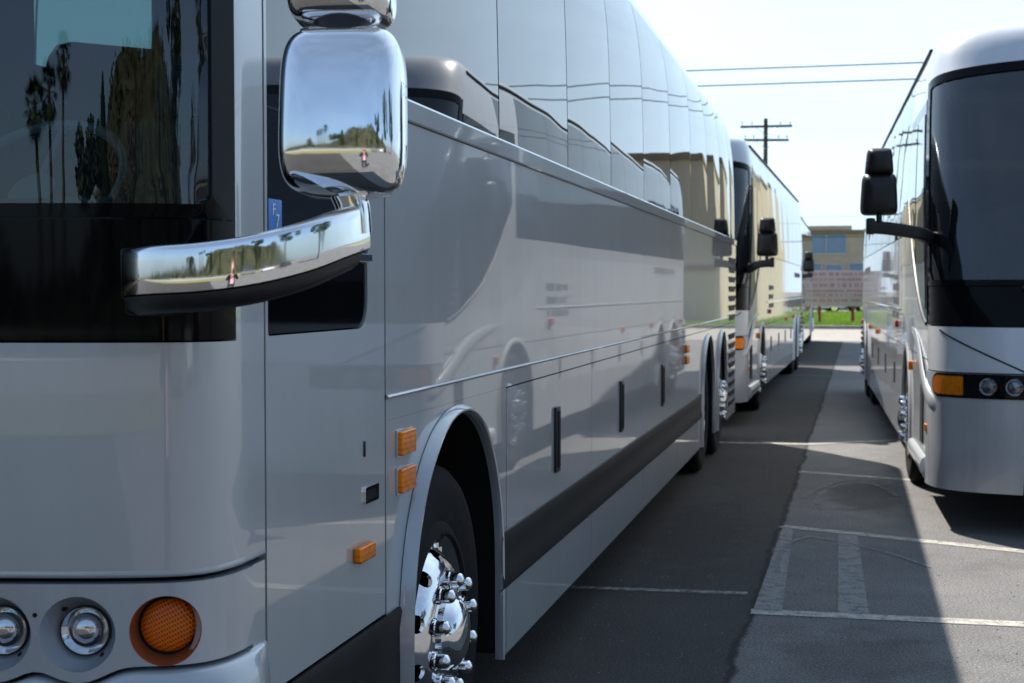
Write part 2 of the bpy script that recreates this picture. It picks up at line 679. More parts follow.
def rr2(u0, u1, z0, z1, r, n=5, r_each=None):
    """rounded rectangle in (u, z); r_each = radii for (u1z1, u0z1, u0z0, u1z0)"""
    rs = r_each or (r, r, r, r)
    out = []
    for (cu, cz, a0), rr_ in zip(((u1, z1, 0), (u0, z1, 90), (u0, z0, 180), (u1, z0, 270)), rs):
        su = -1 if a0 in (0, 270) else 1
        sz = -1 if a0 in (0, 90) else 1
        if rr_ <= 0:
            out.append((cu, cz)); continue
        for k in range(n + 1):
            a = R(a0 + 90 * k / n)
            out.append((cu + su * rr_ + rr_ * math.cos(a), cz + sz * rr_ + rr_ * math.sin(a)))
    return out


# ------------------------------------------------------------------ wheels
def make_wheel(parent, loc, side, kind='steer', nuts=10, dish=True, steer=0.0):
    """axis X; side = +1: outer face looks to +X. Origin at the plane of the rim flange."""
    rt = 0.525
    bm = bmesh.new()
    # rim disc with real hand holes: planar CDT in the wheel plane, depth by radius
    if kind == 'drive':
        prof = [(0.105, -0.155), (0.16, -0.155), (0.19, -0.15), (0.225, -0.13), (0.262, -0.06), (0.275, -0.045), (0.29, -0.012), (0.302, 0.0)]
    else:
        prof = [(0.105, 0.036), (0.17, 0.035), (0.200, 0.030), (0.225, 0.014), (0.258, -0.022), (0.272, -0.034), (0.288, -0.014), (0.302, 0.0)]
    tab = sorted(prof)
    def S(u, z, off=0.0):
        r = math.hypot(u, z)
        return Vector((side * (smooth_tab(tab, r) + off), u, z))
    holes = []
    nh = 10
    for k in range(nh):
        t = 2 * math.pi * (k + 0.5) / nh
        c = Vector((math.cos(t), math.sin(t))); tn = Vector((-c.y, c.x))
        holes.append([tuple(c * (0.238 + 0.021 * math.cos(a)) + tn * 0.028 * math.sin(a)) for a in [2 * math.pi * j / 14 for j in range(14)]])
    holes.append(ell(0, 0, 0.112, 0.112, 40))
    bm = cdt(S, ell(0, 0, 0.302, 0.302, 72), holes, 0.0, 0.012, 0.02)
    wh = obj('wheel', bm, 'alu', parent)
    wh.location = loc
    wh.rotation_euler = (0, 0, steer)
    # back plate
    bm = bmesh.new()
    lathe(bm, [(side * -0.20, 0.0), (side * -0.19, 0.26), (side * -0.05, 0.285), (side * -0.003, 0.300)], 48)
    obj('rim_barrel', bm, 'void', wh)
    bm = bmesh.new()
    pr = [(0.0, 0.300), (0.012, 0.306), (0.012, 0.318), (-0.006, 0.345), (0.004, 0.40), (0.012, 0.45), (0.002, 0.495), (-0.02, 0.518), (-0.05, rt),
          (-0.075, rt), (-0.078, rt - 0.012), (-0.088, rt - 0.012), (-0.091, rt), (-0.14, rt), (-0.143, rt - 0.012), (-0.153, rt - 0.012), (-0.156, rt),
          (-0.20, rt), (-0.203, rt - 0.012), (-0.213, rt - 0.012), (-0.216, rt), (-0.26, rt), (-0.29, 0.50), (-0.30, 0.43), (-0.28, 0.30)]
    lathe(bm, [(side * a, r) for a, r in pr], 64)
    bmesh.ops.recalc_face_normals(bm, faces=bm.faces[:])
    obj('tyre', bm, 'rubber', wh)
    bm = bmesh.new()
    h0 = tab[0][1]
    lathe(bm, [(side * (h0 + a), r) for a, r in ((-0.01, 0.118), (0.010, 0.118), (0.016, 0.112), (0.030, 0.104), (0.045, 0.090), (0.055, 0.068), (0.060, 0.04), (0.062, 0.0005))], 40)
    bmesh.ops.recalc_face_normals(bm, faces=bm.faces[:])
    obj('hub_cap', bm, 'chrome', wh)
    bm = bmesh.new()
    bb = [(0.0, 0.0290), (0.007, 0.0290), (0.010, 0.0238), (0.034, 0.0228), (0.042, 0.0205), (0.048, 0.0150), (0.051, 0.008), (0.052, 0.0005)]
    lathe(bm, [(side * a, r) for a, r in bb], 12)
    bmesh.ops.recalc_face_normals(bm, faces=bm.faces[:])
    nut = obj('lug_nut', bm, 'chrome', wh)
    for k in range(nuts):
        c = nut if k == 0 else nut.copy()
        if k: COL.objects.link(c)
        c.parent = wh
        t = 2 * math.pi * (k + 0.5) / nuts
        c.location = (side * (h0 - 0.001), 0.166 * math.cos(t), 0.166 * math.sin(t))
    return wh


def strip_y(bm, x, y0, y1, z, prof):
    sweep(bm, [Vector((x, y0, z)), Vector((x, y1, z))], prof)


def arch_poly(cy, cz, ry, rz, zb, n=26, power=2.2):
    """points of an arch notch from its front foot over the top to its rear foot"""
    pts = []
    for k in range(n + 1):
        t = R(180 - 180 * k / n)
        c, s_ = math.cos(t), math.sin(t)
        pts.append((cy + ry * math.copysign(abs(c) ** (2 / power), c), cz + rz * abs(s_) ** (2 / power)))
    return [(cy - ry, zb)] + pts + [(cy + ry, zb)]


def arch_lip(x, cy, cz, ry, rz, zb, side, width=0.05, out=0.028, power=2.2):
    bm = bmesh.new()
    pts = arch_poly(cy, cz, ry, rz, zb, 40, power)
    path = [Vector((x, p[0], p[1])) for p in pts]
    n = len(path)
    prof = [(-0.006, 0), (out * 0.75, 0.08), (out, 0.30), (out, 0.55), (out * 0.45, 0.95), (0.002, 1.15)]
    rings = []
    for i, p in enumerate(path):
        a, b = path[max(0, i - 1)], path[min(n - 1, i + 1)]
        t = (b - a).normalized()
        outw = Vector((0, -t.z, t.y))     # away from the arch centre for front-to-rear travel
        outw = -outw if outw.dot(p - Vector((x, cy, cz))) < 0 else outw
        k_ = 1.0 - 0.68 * max(0.0, min(1.0, (p.y - (cy - ry)) / (2 * ry) * 1.5 - 0.3))
        rings.append([bm.verts.new(p + Vector((side * (d * k_ if d > 0 else d), 0, 0)) + outw * (width * w_)) for d, w_ in prof])
    for A, B in zip(rings, rings[1:]):
        for j in range(len(prof) - 1):
            bm.faces.new((A[j], A[j + 1], B[j + 1], B[j]))
    bmesh.ops.recalc_face_normals(bm, faces=bm.faces[:])
    c = bm.faces[:][len(bm.faces) // 2]
    return bm


def lamp_box(parent, loc, size, mat='amber', name='marker_light', rim=True, side=1):
    bm = bmesh.new()
    box(bm, (0, 0, 0), size, bevel=min(size) * 0.28, seg=3)
    o = obj(name, bm, mat, parent)
    o.location = loc
    if rim:
        bm = bmesh.new()
        box(bm, (0, 0, 0), (size[0] * 0.35, size[1] + 0.010, size[2] + 0.010), bevel=0.003)
        r_ = obj('bezel', bm, 'chrome' if rim == 2 else 'silver', o)
        r_.location = (-side * size[0] * 0.32, 0, 0)
    return o


def blob_text(bm, x, y0, z, wd, ht, side, rows, seed):
    """rows of small unreadable marks on a plane x"""
    rnd = random.Random(seed)
    for r_ in range(rows):
        y = y0
        while y < y0 + wd:
            l = rnd.uniform(0.5, 1.1) * ht * 0.8
            box(bm, (x, y + l / 2, z - r_ * ht * 1.7), (0.003, l, ht * rnd.uniform(0.7, 1.0)))
            y += l + ht * rnd.choice((0.25, 0.25, 0.3, 0.9))


def torus(bm, R0, r, mat4, n=40, m=8):
    ring = []
    for i in range(n):
        a = 2 * math.pi * i / n
        ring.append([bm.verts.new(mat4 @ Vector(((R0 + r * math.cos(b)) * math.cos(a), (R0 + r * math.cos(b)) * math.sin(a), r * math.sin(b)))) for b in [2 * math.pi * j / m for j in range(m)]])
    for i in range(n):
        for j in range(m):
            bm.faces.new((ring[i][j], ring[(i + 1) % n][j], ring[(i + 1) % n][(j + 1) % m], ring[i][(j + 1) % m]))
    bmesh.ops.recalc_face_normals(bm, faces=bm.faces[:])


def interior(root, x_drv, ydash, zdash, L, W, yshelf=0.55):
    """dashboard, steering wheel, seats behind the windshield"""
    bm = bmesh.new()
    box(bm, (0, ydash + 0.30, zdash - 0.35), (2 * W - 0.35, 0.55, 0.6), bevel=0.08, seg=3)
    box(bm, (x_drv, ydash + 0.42, zdash - 0.02), (0.75, 0.36, 0.16), bevel=0.06, seg=3)
    box(bm, (0, ydash + 1.4, 0.62), (2 * W - 0.4, 2.2, 0.05))
    obj('dashboard', bm, 'interior', root)
    bm = bmesh.new()
    mt = Matrix.Translation((x_drv - 0.06, ydash + 0.60, zdash + 0.10)) @ Matrix.Rotation(R(48), 4, 'X')
    torus(bm, 0.235, 0.014, mt)
    for a in (90, 210, 330):
        cyl(bm, mt @ Vector((0, 0, -0.02)), mt @ Vector((0.23 * math.cos(R(a)), 0.23 * math.sin(R(a)), 0)), 0.014, 0.01, 8)
    cyl(bm, mt @ Vector((0, 0, -0.3)), mt @ Vector((0, 0, 0.0)), 0.05, 0.06, 16)
    obj('steering_wheel', bm, 'interior_pale', root)
    bm = bmesh.new()
    box(bm, (x_drv, ydash + 1.15, zdash - 0.45), (0.52, 0.5, 0.14), bevel=0.05)
    box(bm, (x_drv, ydash + 1.42, zdash - 0.02), (0.50, 0.14, 0.78), bevel=0.05)
    box(bm, (x_drv, ydash + 1.42, zdash + 0.46), (0.28, 0.11, 0.2), bevel=0.04)
    obj('driver_seat', bm, 'seat', root)
    bm = bmesh.new()
    for k in range(5):
        for sx in (-1, 1):
            for s2 in (0.42, 0.88):
                box(bm, (sx * s2, ydash + 2.5 + k * 0.9, 1.9), (0.43, 0.14, 0.85), bevel=0.05)
    obj('passenger_seats', bm, 'seat', root)
    bm = bmesh.new()
    box(bm, (0, ydash + yshelf, 3.05), (2 * W - 0.4, 0.5, 0.10), bevel=0.03)
    obj('overhead_shelf', bm, 'interior_pale', root)


# ================================================================== COACH A: the near silver coach
def coach_near():
    W, L = 1.30, 13.25
    Y0 = 2.35
    ctrl = [(0, 0), (0.35, 0.018), (0.7, 0.055), (0.98, 0.105), (1.17, 0.155), (1.265, 0.20), (1.30, 0.285), (1.30, 0.42), (1.30, 0.6),
            (1.30, 6), (1.30, L - 0.5), (1.30, L - 0.22), (1.26, L - 0.08), (1.1, L - 0.03), (0.6, L), (0, L)]
    prof = [(0.2, 0), (2.13, 0.0), (2.5, 0.006), (2.87, 0.018), (3.1, 0.04), (3.25, 0.068), (3.38, 0.12), (3.47, 0.20), (3.54, 0.34), (3.59, 0.6), (3.62, 1.0), (3.63, 1.29)]
    rake = [(0.2, 0), (2.2, 0.0), (2.8, 0.10), (3.2, 0.25), (3.6, 0.6)]
    S = Shell(ctrl, W, L, prof, rake)
    root = thing('coach_bus', 'large silver motor coach nearest the camera, with chrome mirror and amber turn lamps', 'bus', (-1.30, Y0, 0))
    yl = lambda yw: S.uy(yw - Y0)
    u_post = S.uy(0.306)          # windshield frame meets the silver corner post
    u_edge = S.uy(0.445)          # corner post meets the side
    u_side0 = S.uy(0.452)
    u_rear = S.uy(L - 0.12)
    # dark inner liner, kept behind every gap
    us = lin(-S.uy(L - 0.4), -u_post, 20) + lin(u_post, S.uy(L - 0.4), 20)
    bm = bmesh.new()
    for sd in (1, -1):
        for a_, b_, z1_ in ((S.uy(0.33), yl(4.84), 3.3), (yl(4.84), yl(8.48), 2.12), (yl(8.48), u_rear, 3.3)):
            b2 = grid(S, [sd * v for v in lin(a_, b_, 16)], 1.30, z1_ if sd < 0 else 3.3, 6, -0.035, 0)
            me = bpy.data.meshes.new('t'); b2.to_mesh(me); b2.free(); bm.from_mesh(me); bpy.data.meshes.remove(me)
    b2 = grid(S, lin(-u_edge, u_edge, 40), 0.34, 1.72, 8, -0.045, 0)
    me = bpy.data.meshes.new('t'); b2.to_mesh(me); b2.free(); bm.from_mesh(me); bpy.data.meshes.remove(me)
    # chassis box behind the lower side, with room for the wheels
    for y0, y1 in ((0.5, 1.35), (2.55, 9.55), (12.1, L - 0.3)):
        box(bm, (0, (y0 + y1) / 2, 0.82), (2 * W - 0.09, y1 - y0, 0.90))
    box(bm, (0, L / 2, 0.9), (1.5, L - 1.0, 0.8))
    box(bm, (0, L / 2, 1.30), (2 * W - 0.09, L - 1.0, 0.06))
    obj('chassis', bm, 'void', root)
    # upper body: roof and the band under the windows
    zr = [3.30, 3.34, 3.38, 3.42, 3.455, 3.49, 3.52, 3.545, 3.57, 3.59, 3.605, 3.62, 3.628]
    uu = [-v for v in reversed(lin(0, u_post, 14))][:-1] + lin(0, u_post, 14)
    full = sorted(set([round(v, 5) for v in lin(-u_rear, -u_post, 60) + uu + lin(u_post, u_rear, 60) + lin(u_rear, S.U, 10) + [-v for v in lin(u_rear, S.U, 10)]]))
    bm = bmesh.new()
    rows = [[bm.verts.new(S(u, z)) for z in zr] for u in full]
    for a, b in zip(rows, rows[1:]):
        for j in range(len(zr) - 1):
            bm.faces.new((a[j], b[j], b[j + 1], a[j + 1]))
    tops = [r_[-1] for r_ in rows]
    bm.faces.new(tops)
    bmesh.ops.recalc_face_normals(bm, faces=bm.faces[:])
    obj('roof', bm, 'silver', root, 40)
    # rear cap
    b_r = grid(S, lin(S.uy(L - 0.12), S.U, 10), 0.33, 3.30, 14, 0, 0)
    b_l = grid(S, [-v for v in lin(S.uy(L - 0.12), S.U, 10)], 0.33, 3.30, 14, 0, 0)
    me = bpy.data.meshes.new('t'); b_l.to_mesh(me); b_l.free(); b_r.from_mesh(me); bpy.data.meshes.remove(me)
    obj('rear_cap', b_r, 'silver', root, 40)

    ARCHES = [(4.305 - Y0, 0.60, 0.575, 0.610), (12.5 - Y0, 0.60, 0.60, 0.585), (13.88 - Y0, 0.60, 0.575, 0.585)]
    for sd in (1, -1):
        P = flat(sd * W, sd)
        X = sd * W
        # upper side panel: plain sheet from trim to belt, split once behind the driver
        y_seam = 3.597 - Y0
        segs = [(y_seam + 0.004, L - 0.12)]
        for a, b in segs:
            obj('side_panel', grid(P, lin(a, b, 40), 1.248, 2.062, 4, 0, 0.02), 'silver', root)
        # belt rail and its shadow gap
        bm = bmesh.new()
        strip_y(bm, X, y_seam + 0.004, L - 0.15, 2.094, [(0.006 * sd * q, h) for q, h in ()] or [(sd * a_, b_) for a_, b_ in ((-0.02, -0.030), (0.006, -0.030), (0.010, -0.026), (0.012, 0.024), (0.008, 0.031), (-0.02, 0.031))])
        obj('belt_rail', bm, 'silver', root, 12)
        # bright bead along the trim line
        bm = bmesh.new()
        strip_y(bm, X, y_seam + 0.004, L - 0.15, 1.312, [(sd * -0.006, -0.007), (sd * 0.005, -0.006), (sd * 0.008, 0.0), (sd * 0.005, 0.005), (sd * -0.006, 0.007)])
        obj('trim_bead', bm, 'silver', root)
        # side windows
        pil = [3.607, 4.86, 6.11, 7.26, 8.46, 9.76, 11.08, 12.36, 13.60, 14.75, 15.38]
        for a, b in zip(pil, pil[1:]):
            g = 0.0 if sd < 0 and 4.8 < a < 8.4 else 0.006
            ul = lin(yl(a) + g, yl(b) - g, 14)
            if sd < 0: ul = [-v for v in ul]
            k = random.Random(int(a * 100)).uniform(0.5, 1.3)
            obj('side_window', grid(S, ul, 2.128, 3.30, 10, 0.0, 0.012, 0.0038 * k), 'teal_glass' if sd < 0 and 4.8 < a < 7.3 else 'glass_side', root)
        # driver's section: panel, window, black sill panel
        ua, ub = sd * u_side0, sd * yl(3.59)
        ul, uh = min(ua, ub), max(ua, ub)
        w0, w1 = sd * yl(2.815), sd * yl(3.468)
        wl, wh_ = min(w0, w1), max(w0, w1)
        hole_up = rr2(wl, wh_, 1.690, 3.22, 0.02)
        rs = (0.015, 0.015, 0.01, 0.07) if sd > 0 else (0.015, 0.015, 0.07, 0.01)
        hole_lo = rr2(wl, wh_ - (0.012 if sd > 0 else 0) , 1.500, 1.668, 0.02, 6, rs)
        if sd < 0: hole_lo = [(min(max(u, wl + 0.012), wh_), z) for u, z in hole_lo]
        pan = obj('driver_side_panel', cdt(S, rr2(ul, uh, 0.735, 3.29, 0.004), [hole_up, hole_lo], 0.0, 0.02, 0.12), 'silver', root)
        obj('driver_window', cdt(S, rr2(wl + 0.004, wh_ - 0.004, 1.694, 3.216, 0.018), [], -0.004, 0.01, 0.12), 'glass_side', pan)
        cu = sum(p[0] for p in hole_lo) / len(hole_lo); cz = 1.584
        obj('sill_panel', cdt(S, [(cu + (u - cu) * 0.985, cz + (z - cz) * 0.955) for u, z in hole_lo], [], -0.005, 0.01, 0.12), 'black_gloss', pan)
        # chrome strip between the two
        bm = grid(S, lin(wl, wh_ + (0.004 if sd > 0 else 0), 10), 1.671, 1.687, 1, 0.008, 0.02)
        obj('window_trim', bm, 'chrome', pan)
        if sd > 0:
            # key slot and flush handle, small marker lamp
            bm = bmesh.new()
            box(bm, (X + 0.001, 3.425 - Y0, 1.193), (0.006, 0.010, 0.040), bevel=0.002)
            obj('key_slot', bm, 'black_plastic', pan)
            bm = cdt(P, rr2(3.420 - Y0, 3.525 - Y0, 1.052, 1.094, 0.006), [rr2(3.428 - Y0, 3.517 - Y0, 1.060, 1.086, 0.004)], 0.006, 0.012, 0.05)
            h_ = obj('panel_handle', bm, 'chrome', pan)
            bm = bmesh.new(); box(bm, (X + 0.001, 3.4725 - Y0, 1.073), (0.003, 0.086, 0.025))
            obj('handle_recess', bm, 'void', h_)
            lamp_box(root, (X + 0.010, 3.40 - Y0, 0.933), (0.022, 0.115, 0.040), 'amber', rim=False)
            for z in (1.178, 1.075):
                lamp_box(root, (X + 0.009, 3.752 - Y0, z), (0.020, 0.130, 0.066), 'amber', rim=True)
            for z in (1.155, 1.072):
                lamp_box(root, (X + 0.016, 10.62 - Y0, z), (0.036, 0.16, 0.062), 'amber', rim=True)
        # lower side: wheel panel, bay doors, rear quarter, louvres
        zb, zt = 0.280, 1.243
        def low(a, b, name, arch=(), zbot=zb, ztop=zt, mat='silver'):
            a, b = a - Y0, b - Y0
            poly = [(a, ztop), (a, zbot)]
            for (cy, cz, ry, rz) in arch:
                poly += arch_poly(cy, cz, ry, rz, zbot)
            poly += [(b, zbot), (b, ztop)]
            return obj(name, cdt(P, poly, [], 0.0, 0.02, 0.25), mat, root, 30)
        low(3.601, 4.962, 'front_wheel_panel', [ARCHES[0]], ztop=1.2475)
        edges = [4.968, 6.712, 8.452, 10.196]
        for a, b in zip(edges, edges[1:]):
            d = low(a + 0.003, b - 0.003, 'luggage_door')
            c = (a + b) / 2 - Y0 + 0.02
            bm = bmesh.new()
            box(bm, (X + sd * 0.004, c, 0.967), (0.016, 0.085, 0.275), bevel=0.004)
            hd = obj('door_latch', bm, 'black_plastic', d)
            bm = bmesh.new()
            box(bm, (X + sd * 0.009, c, 0.967), (0.014, 0.05, 0.24), bevel=0.003)
            obj('latch_grip', bm, 'void', hd)
        low(10.199, 11.86, 'side_locker_door')
        low(11.866, 14.52, 'rear_wheel_panel', ARCHES[1:])
        # louvred engine door
        d = low(14.526, L + Y0 - 0.13, 'engine_door')
        bm = bmesh.new()
        for k in range(15):
            z = 0.42 + k * 0.098 if k < 8 else 0.52 + k * 0.098
            box(bm, (X + sd * 0.000, 15.0 - Y0, z), (0.012, 0.72, 0.060), Matrix.Rotation(R(12 * sd), 3, 'Y'))
        obj('louvres', bm, 'charcoal', d)
        # door of the driver's section, below: charcoal skirt stripe
        for a, b in ((2.81, 3.70), (4.872, 11.85)):
            for z0, z1, mt, o_ in ((0.527, 0.728, 'charcoal', 0.006),):
                bm = bmesh.new()
                ys = lin(a - Y0, b - Y0, 8)
                pr = [(-0.004, z0), (0.012, z0 + 0.004), (0.016, z0 + 0.02), (0.007, z0 + 0.07), (0.005, z1 - 0.06), (0.012, z1 - 0.012), (0.008, z1), (-0.004, z1)]
                if a < 3: pr = [(d_, z if z > 0.6 else z - 0.20) for d_, z in pr]
                rings = [[bm.verts.new((X + sd * d_, y, z)) for d_, z in pr] for y in ys]
                for A, B in zip(rings, rings[1:]):
                    for j in range(len(pr) - 1):
                        bm.faces.new((A[j], A[j + 1], B[j + 1], B[j]))
                bmesh.ops.recalc_face_normals(bm, faces=bm.faces[:])
                obj('skirt_stripe', bm, mt, root, 50)
        # wheel arches
        for i, (cy, cz, ry, rz) in enumerate(ARCHES):
            obj('arch_lip', arch_lip(X, cy, cz, ry, rz, zb, sd, 0.022 if i == 0 else 0.022, 0.040 if i == 0 else 0.025), 'silver', root, 40)
            bm = bmesh.new()
            pts = arch_poly(cy, cz, ry + 0.004, rz + 0.004, 0.3)
            A = [bm.verts.new((X - sd * 0.005, y, z)) for y, z in pts]
            B = [bm.verts.new((X - sd * 0.55, y, z)) for y, z in pts]
            for k in range(len(pts) - 1):
                bm.faces.new((A[k], A[k + 1], B[k + 1], B[k]))
            bm.faces.new(B)
            obj('wheel_well', bm, 'void', root)
        make_wheel(root, (X - sd * 0.052, 4.262 - Y0, 0.525), sd, 'steer', steer=R(0.0))
        make_wheel(root, (X - sd * 0.055, 12.5 - Y0, 0.525), sd, 'drive')
        make_wheel(root, (X - sd * 0.050, 13.88 - Y0, 0.525), sd, 'steer')

    # ---------------- front
    ue = u_edge
    # silver corner posts
    for sd in (1, -1):
        us = [sd * v for v in lin(u_post + 0.003, ue - 0.002, 8)]
        obj('corner_post', grid(S, us, 1.496, 3.30, 20, 0, 0.03), 'silver', root)
    obj('front_panel', grid(S, lin(-ue + 0.002, ue - 0.002, 80), 1.052, 1.496, 10, 0, 0.03), 'silver', root)
    # rolled lip under the front panel
    bm = bmesh.new()
    us = lin(-ue + 0.002, ue - 0.002, 80)
    pr = [(1.052, 0.0), (1.047, 0.0010), (1.042, 0.0012), (1.039, -0.001), (1.037, -0.02)]
    rings = [[bm.verts.new(S(u, z, o_)) for z, o_ in pr] for u in us]
    for A, B in zip(rings, rings[1:]):
        for j in range(len(pr) - 1):
            bm.faces.new((A[j], A[j + 1], B[j + 1], B[j]))
    bmesh.ops.recalc_face_normals(bm, faces=bm.faces[:])
    obj('panel_lip', bm, 'silver', root, 50)
    obj('black_front_panel', grid(S, lin(-u_post + 0.002, u_post - 0.002, 60), 1.500, 1.735, 6, 0.0, 0.03), 'black_gloss', root)
    # windshield: frame ring and glass
    uf = u_post - 0.002
    ug = S.uy(0.238)
    obj('windshield_frame', cdt(S, rr2(-uf, uf, 1.738, 3.27, 0.01), [rr2(-ug, ug, 1.765, 3.20, 0.03)], 0.002, 0.03, 0.08), 'black_gloss', root, 40)
    obj('windshield', cdt(S, rr2(-ug - 0.01, ug + 0.01, 1.757, 3.21, 0.03), [], -0.006, 0.0, 0.08), 'glass_front', root, 60)
    # headlight fascia
    fa_u = S.uy(0.372)
    zt, zb = 1.028, 0.810
    centers = []
    def pxu(x_local):
        return S.ux(x_local)
    c_amb, c_h1, c_h2 = pxu(1.207), pxu(1.046), pxu(0.886)
    zc = 0.930
    def wav(u):
        """lower edge of the fascia dips round each headlight"""
        au = abs(u)
        z = 0.866
        for c in (c_h1, c_h2):
            d = abs(au - c)
            z = min(z, zc - 0.004 - math.sqrt(max(0.0, 0.094 ** 2 - min(d, 0.094) ** 2)) if d < 0.09 else z)
        if c_h2 < au < c_h1:
            z = min(z, 0.872)
        if au < c_h2 - 0.1: z = 0.872
        return z
    nb = 160
    low_edge = [(u, wav(u)) for u in lin(-fa_u, fa_u, nb)]
    # smooth it
    for _ in range(3):
        low_edge = [low_edge[0]] + [(low_edge[i][0], (low_edge[i - 1][1] + 2 * low_edge[i][1] + low_edge[i + 1][1]) / 4) for i in range(1, nb)] + [low_edge[-1]]
    outer = low_edge + [(fa_u, zt)] + [(u, zt) for u in lin(fa_u, -fa_u, 60)][1:-1] + [(-fa_u, zt)]
    holes = []
    rad = {'amb': 0.069, 'h': 0.074}
    lamps = []
    for sg in (1, -1):
        for nm, c in (('amb', c_amb), ('h', c_h1), ('h', c_h2)):
            holes.append(ell(sg * c, zc + (0.004 if nm == 'amb' else 0), rad[nm], rad[nm], 36))
            lamps.append((nm, sg * c))
    fas = obj('headlight_fascia', cdt(S, outer, holes, 0.004, 0.03, 0.03), 'bumper', root, 35)
    # tiny screw recesses
    def disc_on(name, mat, parent, c, z, prof, n=36):
        """lathe on the surface: prof (radius, off)"""
        bm = bmesh.new()
        rings = []
        o = S(c, z, 0.0); nrm = (S(c, z, 0.05) - o).normalized()
        q = nrm.to_track_quat('Z', 'Y').to_matrix()
        for r_, of in prof:
            rings.append([bm.verts.new(o + q @ Vector((r_ * math.cos(t), r_ * math.sin(t), of))) for t in [2 * math.pi * k / n for k in range(n)]])
        for A, B in zip(rings, rings[1:]):
            for k in range(n):
                bm.faces.new((A[k], A[(k + 1) % n], B[(k + 1) % n], B[k]))
        if prof[-1][0] < 0.002: pass
        else: bm.faces.new(rings[-1])
        if parent: pass
        bmesh.ops.recalc_face_normals(bm, faces=bm.faces[:])
        return obj(name, bm, mat, parent, 40)
    def ring_to_hole(name, mat, parent, c, z, r0, prof, shift=(0, 0), n=36):
        """dish that starts on the hole's edge on the surface and ends in a flat ring"""
        bm = bmesh.new()
        o = S(c, z, 0.0); nrm = (S(c, z, 0.05) - o).normalized()
        q = nrm.to_track_quat('Z', 'Y').to_matrix()
        ux = (S(c + 0.01, z) - S(c - 0.01, z)).normalized(); uz = Vector((0, 0, 1))
        ts = [2 * math.pi * k / n for k in range(n)]
        rings = [[bm.verts.new(S(c + r0 * math.cos(t), z + r0 * math.sin(t), 0.004)) for t in ts]]
        m = len(prof)
        for i, (r_, of) in enumerate(prof):
            k_ = (i + 1) / m
            base = o + ux * shift[0] * k_ + uz * shift[1] * k_
            rings.append([bm.verts.new(base + ux * r_ * math.cos(t) + uz * r_ * math.sin(t) + nrm * of) for t in ts])
        for A, B in zip(rings, rings[1:]):
            for k in range(n):
                bm.faces.new((A[k], A[(k + 1) % n], B[(k + 1) % n], B[k]))
        bmesh.ops.recalc_face_normals(bm, faces=bm.faces[:])
        for f in bm.faces:
            pass
        return obj(name, bm, mat, parent, 40), o + ux * shift[0] + uz * shift[1], nrm, ux
    def dome(name, mat, parent, c, nrm, prof, n=36):
        bm = bmesh.new()
        q = nrm.to_track_quat('Z', 'Y').to_matrix()
        rings = [[bm.verts.new(c + q @ Vector((r_ * math.cos(t), r_ * math.sin(t), of))) for t in [2 * math.pi * k / n for k in range(n)]] for r_, of in prof]
        for A, B in zip(rings, rings[1:]):
            for k in range(n):
                bm.faces.new((A[k], A[(k + 1) % n], B[(k + 1) % n], B[k]))
        bm.faces.new(rings[-1])
        bmesh.ops.recalc_face_normals(bm, faces=bm.faces[:])
        return obj(name, bm, mat, parent, 40)
    for nm, c in lamps:
        sg = 1 if c > 0 else -1
        if nm == 'amb':
            bz, cc, nn, ux = ring_to_hole('turn_signal', 'amber_reflection_bowl', root, c, zc + 0.004, 0.069, [(0.067, -0.006), (0.061, -0.035), (0.0555, -0.068)], (0.003 * sg, 0.0))
            dome('lens', 'amber_dark', bz, cc, nn, [(0.0560, -0.068), (0.0550, -0.050), (0.051, -0.042), (0.040, -0.037), (0.025, -0.034), (0.01, -0.0325), (0.001, -0.032)])
        else:
            bz, cc, nn, ux = ring_to_hole('headlight', 'bowl', root, c, zc, 0.074, [(0.072, -0.003), (0.063, -0.022), (0.056, -0.036), (0.050, -0.042), (0.0485, -0.042)], (0.004 * sg, -0.002))
            dome('lamp_ring', 'black_plastic', bz, cc, nn, [(0.0505, -0.043), (0.0495, -0.034), (0.0475, -0.033), (0.046, -0.045)])
            dome('reflector', 'chrome', bz, cc, nn, [(0.0465, -0.034), (0.044, -0.036), (0.036, -0.044), (0.026, -0.050), (0.0255, -0.038), (0.020, -0.033), (0.010, -0.030), (0.001, -0.0295)])
            dome('lens', 'lens', bz, cc, nn, [(0.046, -0.035), (0.043, -0.029), (0.034, -0.022), (0.02, -0.017), (0.008, -0.015), (0.001, -0.015)])
            for a in (50, 232):
                p = cc + ux * 0.0585 * math.cos(R(a)) * sg * -1 + Vector((0, 0, 0.0585 * math.sin(R(a))))
                bm = bmesh.new()
                cyl(bm, p - nn * 0.04, p - nn * 0.0235, 0.0042, 0.0042, 10)
                obj('screw_hole', bm, 'void', bz)
    for sg in (1, -1):
        bm = bmesh.new()
        p = S(sg * (c_h1 + c_h2) / 2 , 0.968, 0.0); n_ = (S(sg * c_h1, 0.968, 0.1) - S(sg * c_h1, 0.968, 0.0)).normalized()
        cyl(bm, p, p + n_ * 0.0055, 0.0045, 0.0045, 10)
        obj('screw_hole', bm, 'void', fas)
    # corner strip beside the fascia and the lower bumper
    for sd in (1, -1):
        us = [sd * v for v in lin(fa_u + 0.006, ue - 0.004, 6)]
        obj('corner_panel', grid(S, us, 0.80, 1.028, 6, 0.0, 0.03), 'silver', root)
    inv = {round(u, 5): z for u, z in low_edge}
    us = [u for u, z in low_edge]
    top = lambda u: lerp_tab(low_edge, u) - 0.010
    bm = bmesh.new()
    rows = []
